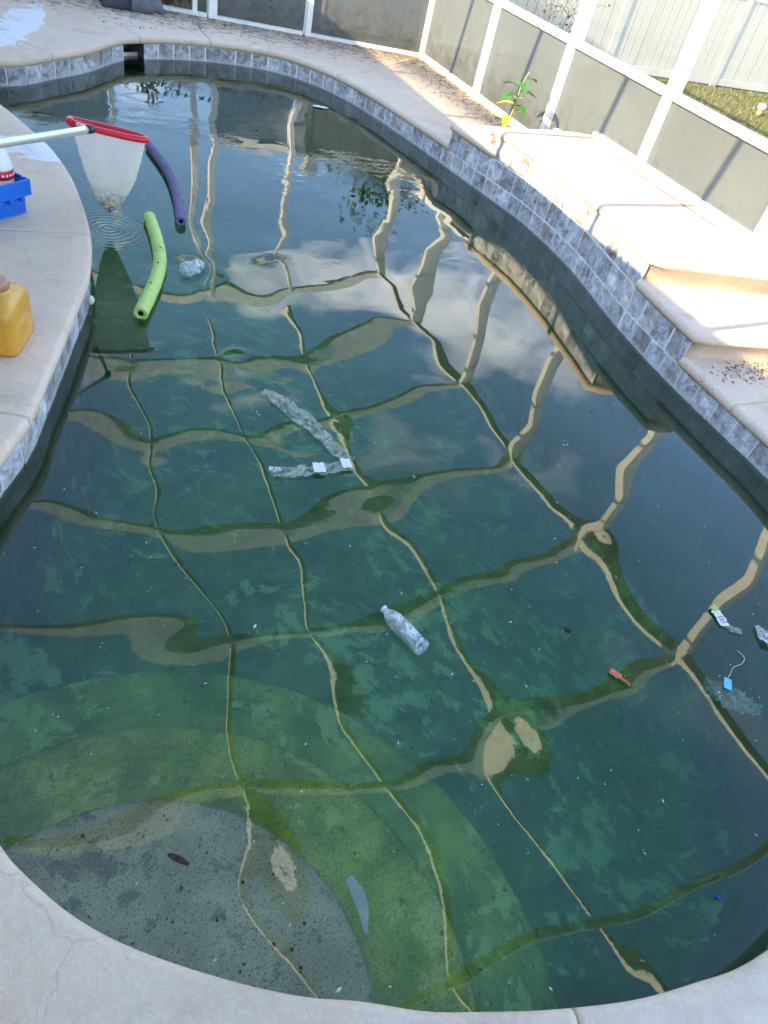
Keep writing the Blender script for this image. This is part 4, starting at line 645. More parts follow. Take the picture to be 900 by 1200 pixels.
bmesh.ops.delete(bm, geom=[v for v in bm.verts if not v.link_faces], context='VERTS'); bm.to_mesh(me); bm.free()
water = link('pool_water', me, M['water'], smooth=True); tag(water, kind='structure')

# ------------------------------------------------------------------ deck slabs
deck = mesh('pool_deck', [(-3.4, -3, -.02), (-3.3, -3, -.02), (-3.3, -2.9, -.02)], [(0, 1, 2)], M['concrete']); tag(deck, kind='structure')
OUTER = [(4.60, 8.50), (4.60, -3.0), (-3.6, -3.0), (-3.6, 10.1)]     # clockwise from the far right corner
OUTER = [Vector((*p, 0)) for p in OUTER]
def outer_path(a, b):
    """points along the outer boundary from a to b, clockwise"""
    def par(p):
        best = None
        for k in range(4):
            u, v = OUTER[k], OUTER[(k + 1) % 4]; e = v - u; t = max(0, min(1, (p - u).dot(e) / e.length_squared)); d = (u + e * t - p).length
            if best is None or d < best[0]: best = (d, k + t)
        return best[1]
    ta, tb = par(a), par(b)
    if tb <= ta: tb += 4
    pts = []
    t = ta
    def at(t): k = int(t) % 4; return OUTER[k].lerp(OUTER[(k + 1) % 4], t - int(t))
    ks = [ta] + [k for k in range(int(ta) + 1, int(tb) + 1)] + [tb]
    return [at(t) for t in ks]
def resample(P, n):
    L = [0]
    for a, b in zip(P[:-1], P[1:]): L.append(L[-1] + (b - a).length)
    res = []; j = 0
    for k in range(n):
        s = L[-1] * k / (n - 1)
        while j < len(P) - 2 and L[j + 1] < s: j += 1
        f = (s - L[j]) / max(1e-9, L[j + 1] - L[j]); res.append(P[j].lerp(P[j + 1], f))
    return res
NOSE = [(.03, -.060), (-.012, -.060), (-.020, -.052), (-.025, -.036), (-.023, -.018), (-.015, -.006), (0, 0), (.10, .001), (.30, .0015)]
def slab(i0, i1, oa, ob, z=.19, gap=.0025):
    s = seg(i0, i1); n = len(s); op = resample(outer_path(Vector((*oa, 0)), Vector((*ob, 0))), n)
    V, F = [], []; m_ = len(NOSE) + 2
    for k, i in enumerate(s):
        p, q = OUT[i], op[k]; nn = NRM[i]
        sh = Vector((0, 0, 0))
        if k == 0: sh = (OUT[s[1]] - OUT[s[0]]).normalized() * gap
        if k == n - 1: sh = (OUT[s[-2]] - OUT[s[-1]]).normalized() * gap
        for o_, dz in NOSE:
            v = p + nn * o_ + sh; V.append((v.x, v.y, z + dz))
        v = q + sh; V.append((v.x, v.y, z)); V.append((v.x, v.y, z - .12))
    for k in range(n - 1):
        for r in range(m_ - 1): F.append((k * m_ + r, k * m_ + r + 1, (k + 1) * m_ + r + 1, (k + 1) * m_ + r))
    for k in (0, n - 1):                                             # joint faces
        b0 = k * m_; idx = [b0 + r for r in range(m_)]
        F.append(tuple(idx if k else idx[::-1]))
    o = mesh('deck_slab', V, F, M['concrete'], deck); o.data.shade_smooth()
    return o
jt = [((1.235, 7.865), (.45, 9.0)), ((1.93, 8.02), (2.0, 8.95)), ((3.05, 7.36), (4.60, 8.50)), ((3.42, 5.66), (4.60, 5.75)),
      ((3.357, 2.43), (4.60, 2.35)), ((3.345, 1.97), (4.60, 1.9)), ((2.7, .36), (4.60, -2.0)), ((.886, .0), (.70, -3.0)), ((-.34, .98), (-3.6, -1.5)),
      ((-.09, 2.35), (-3.6, 2.75)), ((.315, 3.83), (-3.6, 4.05)), ((.20, 5.1), (-3.6, 5.6)), ((-.48, 6.58), (-3.6, 8.2)), ((.42, 6.98), (-2.6, 9.9))]
# the back boundary follows the rear screen wall
OUTER[3] = Vector((-3.6, 10.05, 0))
for k in range(len(jt)):
    (a, oa), (b, ob) = jt[k], jt[(k + 1) % len(jt)]
    if a == (3.42, 5.66): continue                                   # the steps and the raised deck fill this stretch
    slab(nearest(*a), nearest(*b), oa, ob)
# raised concrete: a cap with rounded edges on a body
def block(name, ring, ztop, zbot, parent=None, over=.022):
    """ring: pool-side points first, then back points; rounded concrete top"""
    n = len(ring); c0 = sum(ring, Vector((0, 0, 0))) / n
    area = sum(ring[i].x * ring[(i + 1) % n].y - ring[(i + 1) % n].x * ring[i].y for i in range(n)); sgn = 1 if area > 0 else -1
    nr = []
    for i in range(n):
        a, b, c_ = ring[i - 1], ring[i], ring[(i + 1) % n]
        e1 = (b - a).normalized(); e2 = (c_ - b).normalized(); n1 = Vector((e1.y, -e1.x, 0)) * sgn; n2 = Vector((e2.y, -e2.x, 0)) * sgn
        v = n1 + n2; v = v / max(.5, v.length_squared / 2) if v.length > .01 else n1; nr.append(v)
    prof = [(-.004, zbot), (-.004, ztop - .061), (over * .6, ztop - .060), (over, ztop - .05), (over + .004, ztop - .034), (over, ztop - .017), (over * .6, ztop - .006), (0, ztop), (-.05, ztop + .001)]
    V, F = [], []
    for o_, z in prof:
        for i in range(n): p = ring[i] + nr[i] * o_; V.append((p.x, p.y, z))
    for k in range(len(prof) - 1):
        for i in range(n):
            j = (i + 1) % n; F.append((k * n + i, k * n + j, (k + 1) * n + j, (k + 1) * n + i))
    F.append(tuple((len(prof) - 1) * n + i for i in range(n)))
    o = mesh(name, V, F, M['concrete'], parent)
    bm = bmesh.new(); bm.from_mesh(o.data); bmesh.ops.recalc_face_normals(bm, faces=bm.faces); bm.to_mesh(o.data); bm.free(); o.data.shade_smooth()
    return o
rsd = mesh('raised_deck', [(3.9, 3, .1), (4.1, 3, .1), (4.1, 3.2, .1)], [(0, 1, 2)], M['concrete']); tag(rsd, kind='structure')
def ring_of(i0, i1, back): return [OUT[i] for i in seg(i0, i1)][::2] + [Vector((*b, 0)) for b in back]
def bowed(a, b, bow, n=10):
    a = Vector((*a, 0)); b = Vector((*b, 0)); t = (b - a).normalized(); pn = Vector((t.y, -t.x, 0))
    return [(q.x, q.y) for q in [a.lerp(b, (k + 1) / n) + pn * bow * math.sin(math.pi * (k + 1) / n) for k in range(n)]]
block('upper_platform', ring_of(iC, iD, [(3.50, 2.985), (3.62, 2.96), (3.9, 2.90), (4.22, 2.83), (4.66, 2.74), (4.66, 5.14), (4.34, 5.20), (4.05, 5.20), (3.75, 5.15)]), .50, .20, rsd)
block('middle_step', ring_of(iD, iB, [(3.45, 2.395), (3.62, 2.36), (3.85, 2.32), (4.66, 2.17), (4.66, 3.1), (3.6, 3.12)]), .345, .18, rsd)
block('middle_step', ring_of(iA, iC, [(3.65, 5.0), (4.66, 5.0), (4.66, 5.62), (4.3, 5.66), (3.9, 5.69), (3.6, 5.68)]), .345, .18, rsd)
# the low deck runs on underneath the steps
mesh('lower_slab', [(3.75, 2.2, .183), (4.62, 2.2, .183), (4.62, 5.9, .183), (3.75, 5.9, .183)], [(0, 1, 2, 3)], M['concrete'], rsd)

# ------------------------------------------------------------------ ground beyond the deck
g = 90
V = []; F = []
xs = [-g, -3.55, 4.55, g]; ys = [-g, -2.95, 8.55, g]
for x in xs:
    for y in ys: V.append((x, y, .09))
V = [(x, y, z) for x, y, z in V]
for i in range(3):
    for j in range(3):
        if not (i == 1 and j == 1): F.append((i * 4 + j, (i + 1) * 4 + j, (i + 1) * 4 + j + 1, i * 4 + j + 1))
tag(mesh('lawn', V, F, M['lawn']), kind='structure')
V, F = [], []
rg = random.Random(5)
for k in range(26000):
    x = rg.uniform(5.2, 14); y = rg.uniform(4.5, 9.55)
    if k % 2: x = rg.uniform(8.2, 12.5); y = rg.uniform(7.2, 9.5)
    a = rg.uniform(0, 6.28); h = rg.uniform(.02, .055); b = len(V); l_ = rg.uniform(0, .03)
    V += [(x, y, .09), (x + .012 * math.cos(a), y + .012 * math.sin(a), .09), (x + l_ * math.sin(a), y - l_ * math.cos(a), .09 + h)]; F.append((b, b + 1, b + 2))
tag(mesh('grass', V, F, M['grass']), 'patchy yellow green lawn grass between the enclosure and the white fence', 'grass', kind='stuff')

# ------------------------------------------------------------------ screen enclosure
enc = empty('screen_enclosure', (4.5, 4.5, .19)); tag(enc, 'white aluminium screen enclosure with grey lower panels around the pool deck', 'screen enclosure')
eo = Vector((4.5, 4.5, .19))
def part(name, bm, mat, parent=enc, off=eo, smooth=False):
    o = frombm(name, bm, mat, parent, smooth); o.data.transform(Matrix.Translation(-off)); return o
PX = [-.5, 1.0, 1.95, 3.1, 4.5]; PZ = [2.25, 2.93, 3.05, 2.90, 2.44]
def prof(x): return float(np.interp(x, PX, PZ))
def base_z(y): return .50 if 2.75 < y < 5.15 else (.345 if 2.2 < y < 5.66 else .19)
PY_ = [-.9, .4, 1.9, 3.2, 4.5, 5.8, 7.1]
for y in PY_:
    bm = bmesh.new(); box(bm, (4.50, y, (base_z(y) + 2.52) / 2), (.12, .06, 2.52 - base_z(y)), bev=.004); po = part('post', bm, M['alu'])
    if y > 2:
        bm = bmesh.new(); box(bm, (4.433, y + .03, base_z(y) + .03), (.02, .05, .06)); part('post_bracket', bm, M['alu'], po, eo)
bm = bmesh.new(); box(bm, (4.52, 8.47, (.19 + 2.52) / 2), (.11, .09, 2.33), bev=.004); part('corner_post', bm, M['alu'])
edges = PY_ + [8.45]
for a, b in zip(edges[:-1], edges[1:]):
    if a != 1.9:                                                    # the bay between y 1.9 and 3.2 is an open screen door
        bm = bmesh.new(); box(bm, (4.485, (a + b) / 2, 1.02), (.06, b - a - .062, .055), bev=.004); part('chair_rail', bm, M['alu'])
    cuts = sorted({a, b} | {c_ for c_ in (2.17, 2.74, 5.14, 5.66) if a < c_ < b})
    bm = bmesh.new()
    for u, v in zip(cuts[:-1], cuts[1:]):
        zb = base_z((u + v) / 2); box(bm, (4.475, (u + v) / 2, zb + .022), (.055, v - u - (.062 if len(cuts) == 2 else .031), .045))
    part('base_rail', bm, M['alu'])
    if a == 1.9: continue
    bm = bmesh.new()
    for u, v in zip(cuts[:-1], cuts[1:]):
        zb = base_z((u + v) / 2) + .04
        vs = [bm.verts.new(p) for p in ((4.50, u, zb), (4.50, v, zb), (4.50, v, 1.0), (4.50, u, 1.0))]; bm.faces.new(vs)
    part('kick_panel', bm, M['kick'])
    bm = bmesh.new(); vs = [bm.verts.new(p) for p in ((4.50, a + .03, 1.05), (4.50, b - .03, 1.05), (4.50, b - .03, 2.43), (4.50, a + .03, 2.43))]; bm.faces.new(vs); part('insect_screen', bm, M['scr'])
bm = bmesh.new(); bar(bm, (4.49, -1, 2.46), (4.49, 8.5, 2.46), .075, .03); part('eave_beam', bm, M['alu'])
for y in PY_:
    pts = [(x, y, z + .06) for x, z in zip(PX, PZ)]
    bm = bmesh.new(); n = 5; rings = []
    for x, z in zip(PX, PZ): rings.append([bm.verts.new((x, y + dy, z + dz)) for dy, dz in ((-.022, 0), (.022, 0), (.022, .09), (-.022, .09))])
    for a, b in zip(rings[:-1], rings[1:]):
        for k in range(4): bm.faces.new((a[k], a[(k + 1) % 4], b[(k + 1) % 4], b[k]))
    bm.faces.new(rings[0]); bm.faces.new(rings[-1]); part('roof_beam', bm, M['alu'])
for x in (1.0, 1.95, 3.1):
    for a, b in zip(edges[:-1], edges[1:]):
        bm = bmesh.new(); bar(bm, (x, a + .026, prof(x) + .035), (x, b - .026, prof(x) + .03), .024, .030); part('purlin', bm, M['alu'])
# rear screen wall
def bw(x): return 8.47 + (4.52 - x) * (8.90 - 8.47) / (4.52 - 2.17)
bx = [4.52, 3.17, 2.17, 1.14, .1, -1.0, -2.2, -3.5]
for x in bx[1:]:
    h = prof(max(-.5, x)) + .05
    bm = bmesh.new(); box(bm, (x, bw(x), (.19 + h) / 2), (.06 if x != 2.17 else .09, .10, h - .19), bev=.004); part('post', bm, M['alu'])
bm = bmesh.new(); box(bm, (2.00, bw(2.0) + .02, 1.62), (.045, .05, 2.86)); part('door_jamb', bm, M['alu'])
for a, b in zip(bx[:-1], bx[1:]):
    door = (a == 2.17)
    pa, pb = Vector((a - .05, bw(a - .05), 0)), Vector((b + .035, bw(b + .035), 0))
    za = 2.25 if a < -.4 else 0
    ha, hb = prof(max(a, -.5)), prof(max(b, -.5))
    bm = bmesh.new(); bar(bm, (a, bw(a), ha + .05), (b, bw(b), hb + .05), .055, .10); part('roof_beam', bm, M['alu'])
    bm = bmesh.new(); bar(bm, (pa.x, pa.y, .205), (pb.x, pb.y, .205), .07, .03); part('base_rail', bm, M['alu'])
    if not door:
        bm = bmesh.new(); bar(bm, (pa.x, pa.y, 1.02), (pb.x, pb.y, 1.02), .05, .055); part('chair_rail', bm, M['alu'])
        bm = bmesh.new(); vs = [bm.verts.new(p) for p in ((pa.x, pa.y + .01, .21), (pb.x, pb.y + .01, .21), (pb.x, pb.y + .01, 1.0), (pa.x, pa.y + .01, 1.0))]; bm.faces.new(vs); part('kick_panel', bm, M['kick'])
    bm = bmesh.new(); z0 = 1.05 if not door else .22
    vs = [bm.verts.new(p) for p in ((pa.x, pa.y + .01, z0), (pb.x, pb.y + .01, z0), (pb.x, pb.y + .01, hb), (pa.x, pa.y + .01, ha))]; bm.faces.new(vs); part('insect_screen', bm, M['scr'])

# ------------------------------------------------------------------ the house on the left whose roof shades the pool
hs = empty('house', (-1.8, 3, .19)); tag(hs, 'low stucco house with shingled roof beside the left pool deck', 'house'); ho = Vector((-1.8, 3, .19))
bm = bmesh.new(); box(bm, (-5.7, 1.5, 1.3), (7.8, 15.0, 2.3)); part('wall', bm, M['stucco'], hs, ho)
bm = bmesh.new()
A = [(-.54, -8, 2.265), (-.54, 9.3, 2.265), (-5.5, 9.3, 4.0), (-5.5, -8, 4.0), (-10.5, 9.3, 2.27), (-10.5, -8, 2.27)]
for dz in (0, .10):
    A_ = [bm.verts.new((x, y, z + dz)) for x, y, z in A]
    if dz == 0: L0 = A_
    bm.faces.new((A_[0], A_[1], A_[2], A_[3])); bm.faces.new((A_[3], A_[2], A_[4], A_[5]))
for i, j in ((0, 1), (1, 2), (2, 4), (4, 5), (5, 3), (3, 0)): bm.faces.new((L0[i], L0[j], A_[j], A_[i]))
part('roof', bm, M['roofm'], hs, ho)
bm = bmesh.new(); box(bm, (-.555, .6, 2.285), (.03, 17, .17)); part('fascia', bm, M['alu'], hs, ho)
bm = bmesh.new(); box(bm, (-1.19, .6, 2.165), (1.20, 17, .012)); part('soffit', bm, M['alu'], hs, ho)

# ------------------------------------------------------------------ white vinyl fence
fe = empty('vinyl_fence', (8.3, 9.62, .09)); tag(fe, 'tall white vinyl privacy fence behind the lawn on the right', 'fence'); fo = Vector((8.3, 9.62, .09))
fx = [-2.4 + 2.15 * k for k in range(9)] ; fx = [x for x in fx]
fx = [3.75, 5.95, 8.12, 10.35, 12.55, 14.8]
for x in fx:
    bm = bmesh.new(); box(bm, (x, 9.665, .09 + .72), (.13, .13, 1.44), bev=.006); po = part('fence_post', bm, M['vinyl'], fe, fo)
    bm = bmesh.new(); box(bm, (x, 9.665, 1.545), (.15, .15, .03), bev=.01); part('post_cap', bm, M['vinyl'], po, fo)
for a, b in zip(fx[:-1], fx[1:]):
    for z, h in ((.16, .10), (1.30, .14)):
        bm = bmesh.new(); box(bm, ((a + b) / 2, 9.632, z), (b - a - .13, .05, h), bev=.004); part('fence_rail', bm, M['vinyl'], fe, fo)
    n = int((b - a - .13) / .148); wdt = (b - a - .13) / n
    bm = bmesh.new(); box(bm, (0, 0, 0), (wdt - .008, .022, 1.02), bev=.003); bme = bpy.data.meshes.new('fence_board'); bm.to_mesh(bme); bm.free(); bme.materials.append(M['vinyl'])
    for k in range(n):
        o = bpy.data.objects.new('fence_board', bme); C.objects.link(o); o.parent = fe
        o.location = Vector((a + .065 + (k + .5) * wdt, 9.625 + rnd.uniform(-.001, .001), .725)) - fo
    bm = bmesh.new(); box(bm, ((a + b) / 2, 9.640, .73), (b - a - .13, .006, 1.0)); part('fence_backing', bm, M['vinyl'], fe, fo)

# ------------------------------------------------------------------ plants
def leaf(bm, p, d, up, L, W):
    d = Vector(d).normalized(); s = d.cross(Vector(up)); s = s.normalized() if s.length > .01 else Vector((1, 0, 0)); u = s.cross(d)
    p = Vector(p); n = 4; Lv, Rv, Mv = [], [], []
    for k in range(n + 1):
        t = k / n; w_ = W * math.sin(math.pi * min(1, .08 + t * .92)) ** .8 * .5; c_ = p + d * L * t - u * L * .35 * t * t
        Mv.append(bm.verts.new(c_)); Lv.append(bm.verts.new(c_ + s * w_ + u * w_ * .35)); Rv.append(bm.verts.new(c_ - s * w_ + u * w_ * .35))
    for k in range(n):
        bm.faces.new((Mv[k], Mv[k + 1], Lv[k + 1], Lv[k])); bm.faces.new((Mv[k], Rv[k], Rv[k + 1], Mv[k + 1]))
pl = empty('seedling', (3.99, 5.75, .19)); tag(pl, 'young green and yellow plant sprouting from the deck beside the raised platform', 'plant')
stem = smoothpath([(0, 0, 0), (.015, 0, .13), (.05, -.01, .32), (.06, 0, .46), (.10, 0, .58)], 4)
bm = bmesh.new(); tube(bm, stem, [.006 * (1 - .6 * k / (len(stem) - 1)) for k in range(len(stem))], 7); frombm('stem', bm, simple('pale_stem', (.42, .45, .14), .6), pl, True)
rp = random.Random(4)
for k in range(14):
    t = .16 + .74 * k / 13; p = stem[int(t * (len(stem) - 1))]; a = k * 2.4 + .6
    bm = bmesh.new(); leaf(bm, (0, 0, 0), (math.cos(a), math.sin(a), .15), (0, 0, 1), rp.uniform(.15, .22), rp.uniform(.075, .10))
    frombm('leaf', bm, M['leafy'] if t < .62 and k % 4 != 3 else M['leafg'], pl, True, loc=p)
wd = empty('dried_weed', (3.60, 5.25, .345)); tag(wd, 'small rusty dried weed in the joint where the coping steps up', 'weed')
bm = bmesh.new()
for k in range(7):
    a = rp.uniform(0, 6.28); tube(bm, [(0, 0, 0), (.02 * math.cos(a), .02 * math.sin(a), .05), (.06 * math.cos(a), .06 * math.sin(a), rp.uniform(.06, .15))], .0025, 5)
frombm('stem', bm, M['twig'], wd)
bm = bmesh.new()
for k in range(16):
    a = rp.uniform(0, 6.28); r_ = rp.uniform(0, .05); leaf(bm, (r_ * math.cos(a), r_ * math.sin(a), rp.uniform(.0, .1)), (math.cos(a), math.sin(a), rp.uniform(-.6, .5)), (0, 0, 1), rp.uniform(.03, .05), .016)
frombm('dry_leaves', bm, M['rust'], wd)['kind'] = 'stuff'
def branchy(name, loc, label, cat, h, nb, mat, leaves=0, lm=None, spread=.5, seed=1, group=None, lsz=(.05, .02), r0=.012, kids=4):
    rr = random.Random(seed); t = empty(name, loc); tag(t, label, cat, group); bm = bmesh.new(); tips = []
    for k in range(nb):
        a = rr.uniform(0, 6.28); sp = rr.uniform(.2, 1) * spread; hh = h * rr.uniform(.6, 1)
        P = [Vector((rr.uniform(-.03, .03), rr.uniform(-.03, .03), 0))]
        for s_ in range(1, 6):
            f = s_ / 5; P.append(Vector((math.cos(a) * sp * f ** 1.3 + rr.uniform(-.03, .03) * h, math.sin(a) * sp * f ** 1.3 + rr.uniform(-.03, .03) * h, hh * f)))
        tube(bm, P, [r0 * (1 - .8 * q / 5) for q in range(6)], 5); tips += P[2:]
        for c_ in range(kids):
            q = P[rr.randint(2, 5)]; a2 = rr.uniform(0, 6.28); l_ = rr.uniform(.12, .3) * h
            E = q + Vector((math.cos(a2) * l_, math.sin(a2) * l_, rr.uniform(.1, 1) * l_)); tube(bm, [q, q.lerp(E, .5) + Vector((0, 0, .03 * h)), E], [r0 * .4, r0 * .3, r0 * .15], 4); tips += [E, q.lerp(E, .5)]
    frombm('stem' if h < 1.5 else 'trunk', bm, mat, t)
    if leaves:
        bm = bmesh.new()
        for k in range(leaves):
            p = rr.choice(tips) + Vector([rr.gauss(0, .08 * h) for _ in range(3)]); d = Vector([rr.gauss(0, 1) for _ in range(3)])
            leaf2 = d.normalized(); s = leaf2.cross(Vector((rr.gauss(0, 1), rr.gauss(0, 1), 1))).normalized(); L, W = lsz[0] * rr.uniform(.6, 1.2), lsz[1]
            vs = [bm.verts.new(v) for v in (p, p + leaf2 * L * .5 + s * W, p + leaf2 * L, p + leaf2 * L * .5 - s * W)]; bm.faces.new(vs)
        o = frombm('foliage', bm, lm, t)
    return t
branchy('bare_shrub', (6.55, 9.0, .09), 'bare twiggy shrub in front of the fence beyond the third side panel', 'shrub', .9, 12, M['bark'], 60, M['dark'], .45, 3, r0=.010, kids=6)
branchy('dry_bush', (1.82, 9.5, .09), 'dense dry brown bush outside the open rear door', 'bush', .5, 40, M['twig'], 2600, M['twig'], .6, 5, lsz=(.07, .02), kids=7)
branchy('climbing_weed', (2.72, 8.98, .15), 'wispy dark weed growing behind the rear screen panel', 'weed', .62, 8, M['bark'], 90, M['dark'], .35, 8, lsz=(.04, .012), r0=.005)
branchy('corner_tree', (5.35, 10.4, .09), 'leafy tree standing beyond the far corner of the enclosure', 'tree', 2.1, 8, M['bark'], 3500, M['tree'], .45, 12, lsz=(.11, .03), r0=.03, kids=7)
branchy('garden_hedge', (2.9, 10.6, .09), 'green bush outside the rear screen wall', 'bush', 0.62, 24, M['bark'], 2500, M['tree'], .9, 14, lsz=(.09, .03), kids=6)

# ------------------------------------------------------------------ pool net on its pole
nz = .60
net = empty('skimmer_net', (.47, 4.06, nz)); tag(net, 'red rimmed skimmer net with white bag held over the water on an aluminium pole', 'pool net')
ua = Vector((.36, -.16, .0)).normalized(); va = Vector((.40, .92, .0)).normalized()       # long and short axes of the mouth
def W(px, py, Y):                                   # viewing ray point used only to set out the pole direction
    v = right * (px - 450) + down * (py - 600) + fwd * 830; return cam.location + v * (Y / v.y)
hl, hr = Vector((-.165, .02, .055)), Vector((.185, -.09, .03))
c0 = (hl + hr) / 2; ax = (hr - hl) / 2; bx_ = Vector((.015, .040, -.002))
def mouth(a): 
    ca, sa = math.cos(a), math.sin(a); k = 1 + .0 * ca
    return c0 + ax * math.copysign(abs(ca) ** .8, ca) * 1.0 + bx_ * math.copysign(abs(sa) ** .9, sa)
rim = [mouth(2 * math.pi * k / 40) for k in range(41)]
bm = bmesh.new(); seg1 = rim[:21]; tube(bm, seg1, [.013 if k < 14 else .013 + .008 * (k - 14) / 6 for k in range(21)], 10); frombm('rim', bm, M['red'], net, True)
bm = bmesh.new(); seg2 = rim[24:41]; tube(bm, seg2, .0155, 10); frombm('rim', bm, M['red'], net, True)
bm = bmesh.new(); tube(bm, [rim[20], rim[20].lerp(rim[23], .5) + Vector((0, -.01, .0)), rim[22] + Vector((.03, -.02, -.02))], [.021, .020, .012], 10); frombm('rim_bracket', bm, M['red'], net, True)
bm = bmesh.new(); rings = []; nb = 40; tip = Vector((.02, .25, -.50)); lev = 18
for l_ in range(lev + 1):
    t = l_ / lev; sc = (1 - t * .12) * (1 - t ** 3.2) ** .55 if t < 1 else .0; sc = max(sc * (1 - .42 * t), .012)
    cen = c0.lerp(tip, t); ring = []
    for k in range(nb):
        a = 2 * math.pi * k / nb; o_ = (mouth(a) - c0); fold = 1 + .05 * math.sin(a * 7 + t * 2) * math.sin(math.pi * min(1, t * 1.2)) + .03 * math.sin(a * 13 + 3 * t) * t
        ring.append(bm.verts.new(cen + Vector((o_.x, o_.y + (o_.y * .8) * min(1, t * 2), o_.z * (1 - t))) * sc * fold * .97))
    rings.append(ring)
for a, b in zip(rings[:-1], rings[1:]):
    for k in range(nb): bm.faces.new((a[k], a[(k + 1) % nb], b[(k + 1) % nb], b[k]))
bm.faces.new(rings[-1]); frombm('bag', bm, M['net'], net, True)
pe = W(102, 152, 3.86) - net.location; pf = W(-40, 175, 3.42) - net.location; far_ = pe + (pf - pe) * ((-1.78 - net.location.x - pe.x) / (pf.x - pe.x))
bm = bmesh.new(); tube(bm, [pe, far_], .018, 14); frombm('pole', bm, M['pole'], net, True)
dd = (pe - pf).normalized(); bm = bmesh.new(); tube(bm, [pe - dd * .005, pe + dd * .035], .0195, 14); frombm('collar', bm, M['black'], net, True)
bm = bmesh.new(); tube(bm, [pe + dd * .03, (pe + dd * .03).lerp(rim[23], .7)], .009, 10); frombm('spigot', bm, M['white'], net, True)

# ------------------------------------------------------------------ floating foam noodles
def noodle(name, pts, r, mat, label):
    P = smoothpath([(x, y, wz(x, y) + z) for x, y, z in pts], 7); o = P[len(P) // 2].copy(); t = empty(name, o); tag(t, label, 'pool noodle', 'foam noodles floating by the left coping')
    rr = random.Random(len(label)); bm = bmesh.new()
    Q = [p - o for p in P]; n = 18; R0 = tube(bm, Q, [r * (1 + rr.uniform(-.015, .015)) for _ in Q], n, cap=False)
    for ring, nxt in ((R0[0], R0[1]), (R0[-1], R0[-2])):
        cen = sum((v.co for v in ring), Vector()) / n; d = (cen - sum((v.co for v in nxt), Vector()) / n).normalized()
        inn = [bm.verts.new(cen + (v.co - cen) * .40) for v in ring]; inn2 = [bm.verts.new(cen + (v.co - cen) * .38 - d * .03) for v in ring]; edge_ = [bm.verts.new(cen + (v.co - cen) * .94 + d * .004) for v in ring]
        for k in range(n):
            k2 = (k + 1) % n
            bm.faces.new((ring[k], ring[k2], edge_[k2], edge_[k])); bm.faces.new((edge_[k], edge_[k2], inn[k2], inn[k]))
            f = bm.faces.new((inn[k], inn[k2], inn2[k2], inn2[k])); f.material_index = 1
        f = bm.faces.new(inn2); f.material_index = 1
    frombm('foam_tube', bm, [mat, M['hole']], t, True)
    bm = bmesh.new()
    for k in range(3):
        i = rr.randint(4, len(Q) - 5); a = Q[i] + Vector((0, 0, r * .985)); box(bm, a + Vector((rr.uniform(-.01, .01), 0, -.001)), (rr.uniform(.008, .02), rr.uniform(.005, .012), .003), Matrix.Rotation(rr.uniform(0, 3), 3, 'Z'))
    frombm('nick', bm, M['dark'], t)['kind'] = 'stuff'
noodle('pool_noodle', [(.735, 4.43, .022), (.722, 4.12, .024), (.69, 3.86, .026), (.61, 3.60, .028), (.495, 3.32, .026)], .037, M['green'], 'lime green foam noodle floating beside the left coping')
noodle('pool_noodle', [(.945, 5.60, .02), (.985, 5.15, .022), (.965, 4.75, .024), (.912, 4.38, .024)], .032, M['purple'], 'violet foam noodle floating behind the green one')

# ------------------------------------------------------------------ plastic bottles on the water
def bottle(loc, direc, L, r, label, crush=0, seed=1, cap=True):
    t = empty('plastic_bottle', loc); tag(t, label, 'bottle', 'clear plastic bottles floating on the water'); d = Vector(direc).normalized(); q = d.to_track_quat('Z', 'Y').to_matrix().to_4x4()
    rr = random.Random(seed); ph = [rr.uniform(0, 6) for _ in range(6)]
    pr = [(r * .62, 0), (r * .93, .004), (r, .014)]
    z = .018; k = 0; body = L * .66
    while z < body: pr.append((r * (.93 if k % 2 else 1.0), z)); z += L * .025; k += 1
    pr += [(r * .98, L * .70), (r * .88, L * .78), (r * .66, L * .86), (r * .42, L * .915), (r * .38, L * .94), (r * .46, L * .945), (r * .38, L * .95), (r * .36, L * .96)]
    def jig(p, a):
        if crush:
            s = 1 + crush * (math.sin(3 * a + ph[0] + p.z * 60) * .5 + math.sin(5 * a + ph[1] - p.z * 95) * .35 + math.sin(2 * a + ph[2] + p.z * 40) * .5)
            return Vector((p.x * s, p.y * s * (1 - crush * .4), p.z))
        return p
    bm = bmesh.new(); lathe(bm, pr, 28, q, jig); frombm('bottle_body', bm, M['bottle'], t, True)
    if cap:
        bm = bmesh.new(); lathe(bm, [(r * .40, L * .955), (r * .42, L * .958), (r * .42, L * .997), (r * .36, L)], 20, q); frombm('bottle_cap', bm, M['white'], t, True)
    return t
bz = wz(1.02, 1.20)
bottle((1.062, 1.098, bz + .014), (-.078, .208, .008), .215, .032, 'clear ribbed water bottle with white cap floating in the middle of the pool', .03)
bz = wz(.86, 3.8)
bottle((.80, 3.765, bz + .018), (.14, .10, .005), .165, .042, 'small crumpled clear bottle floating right of the green noodle', .16, 5, cap=False)

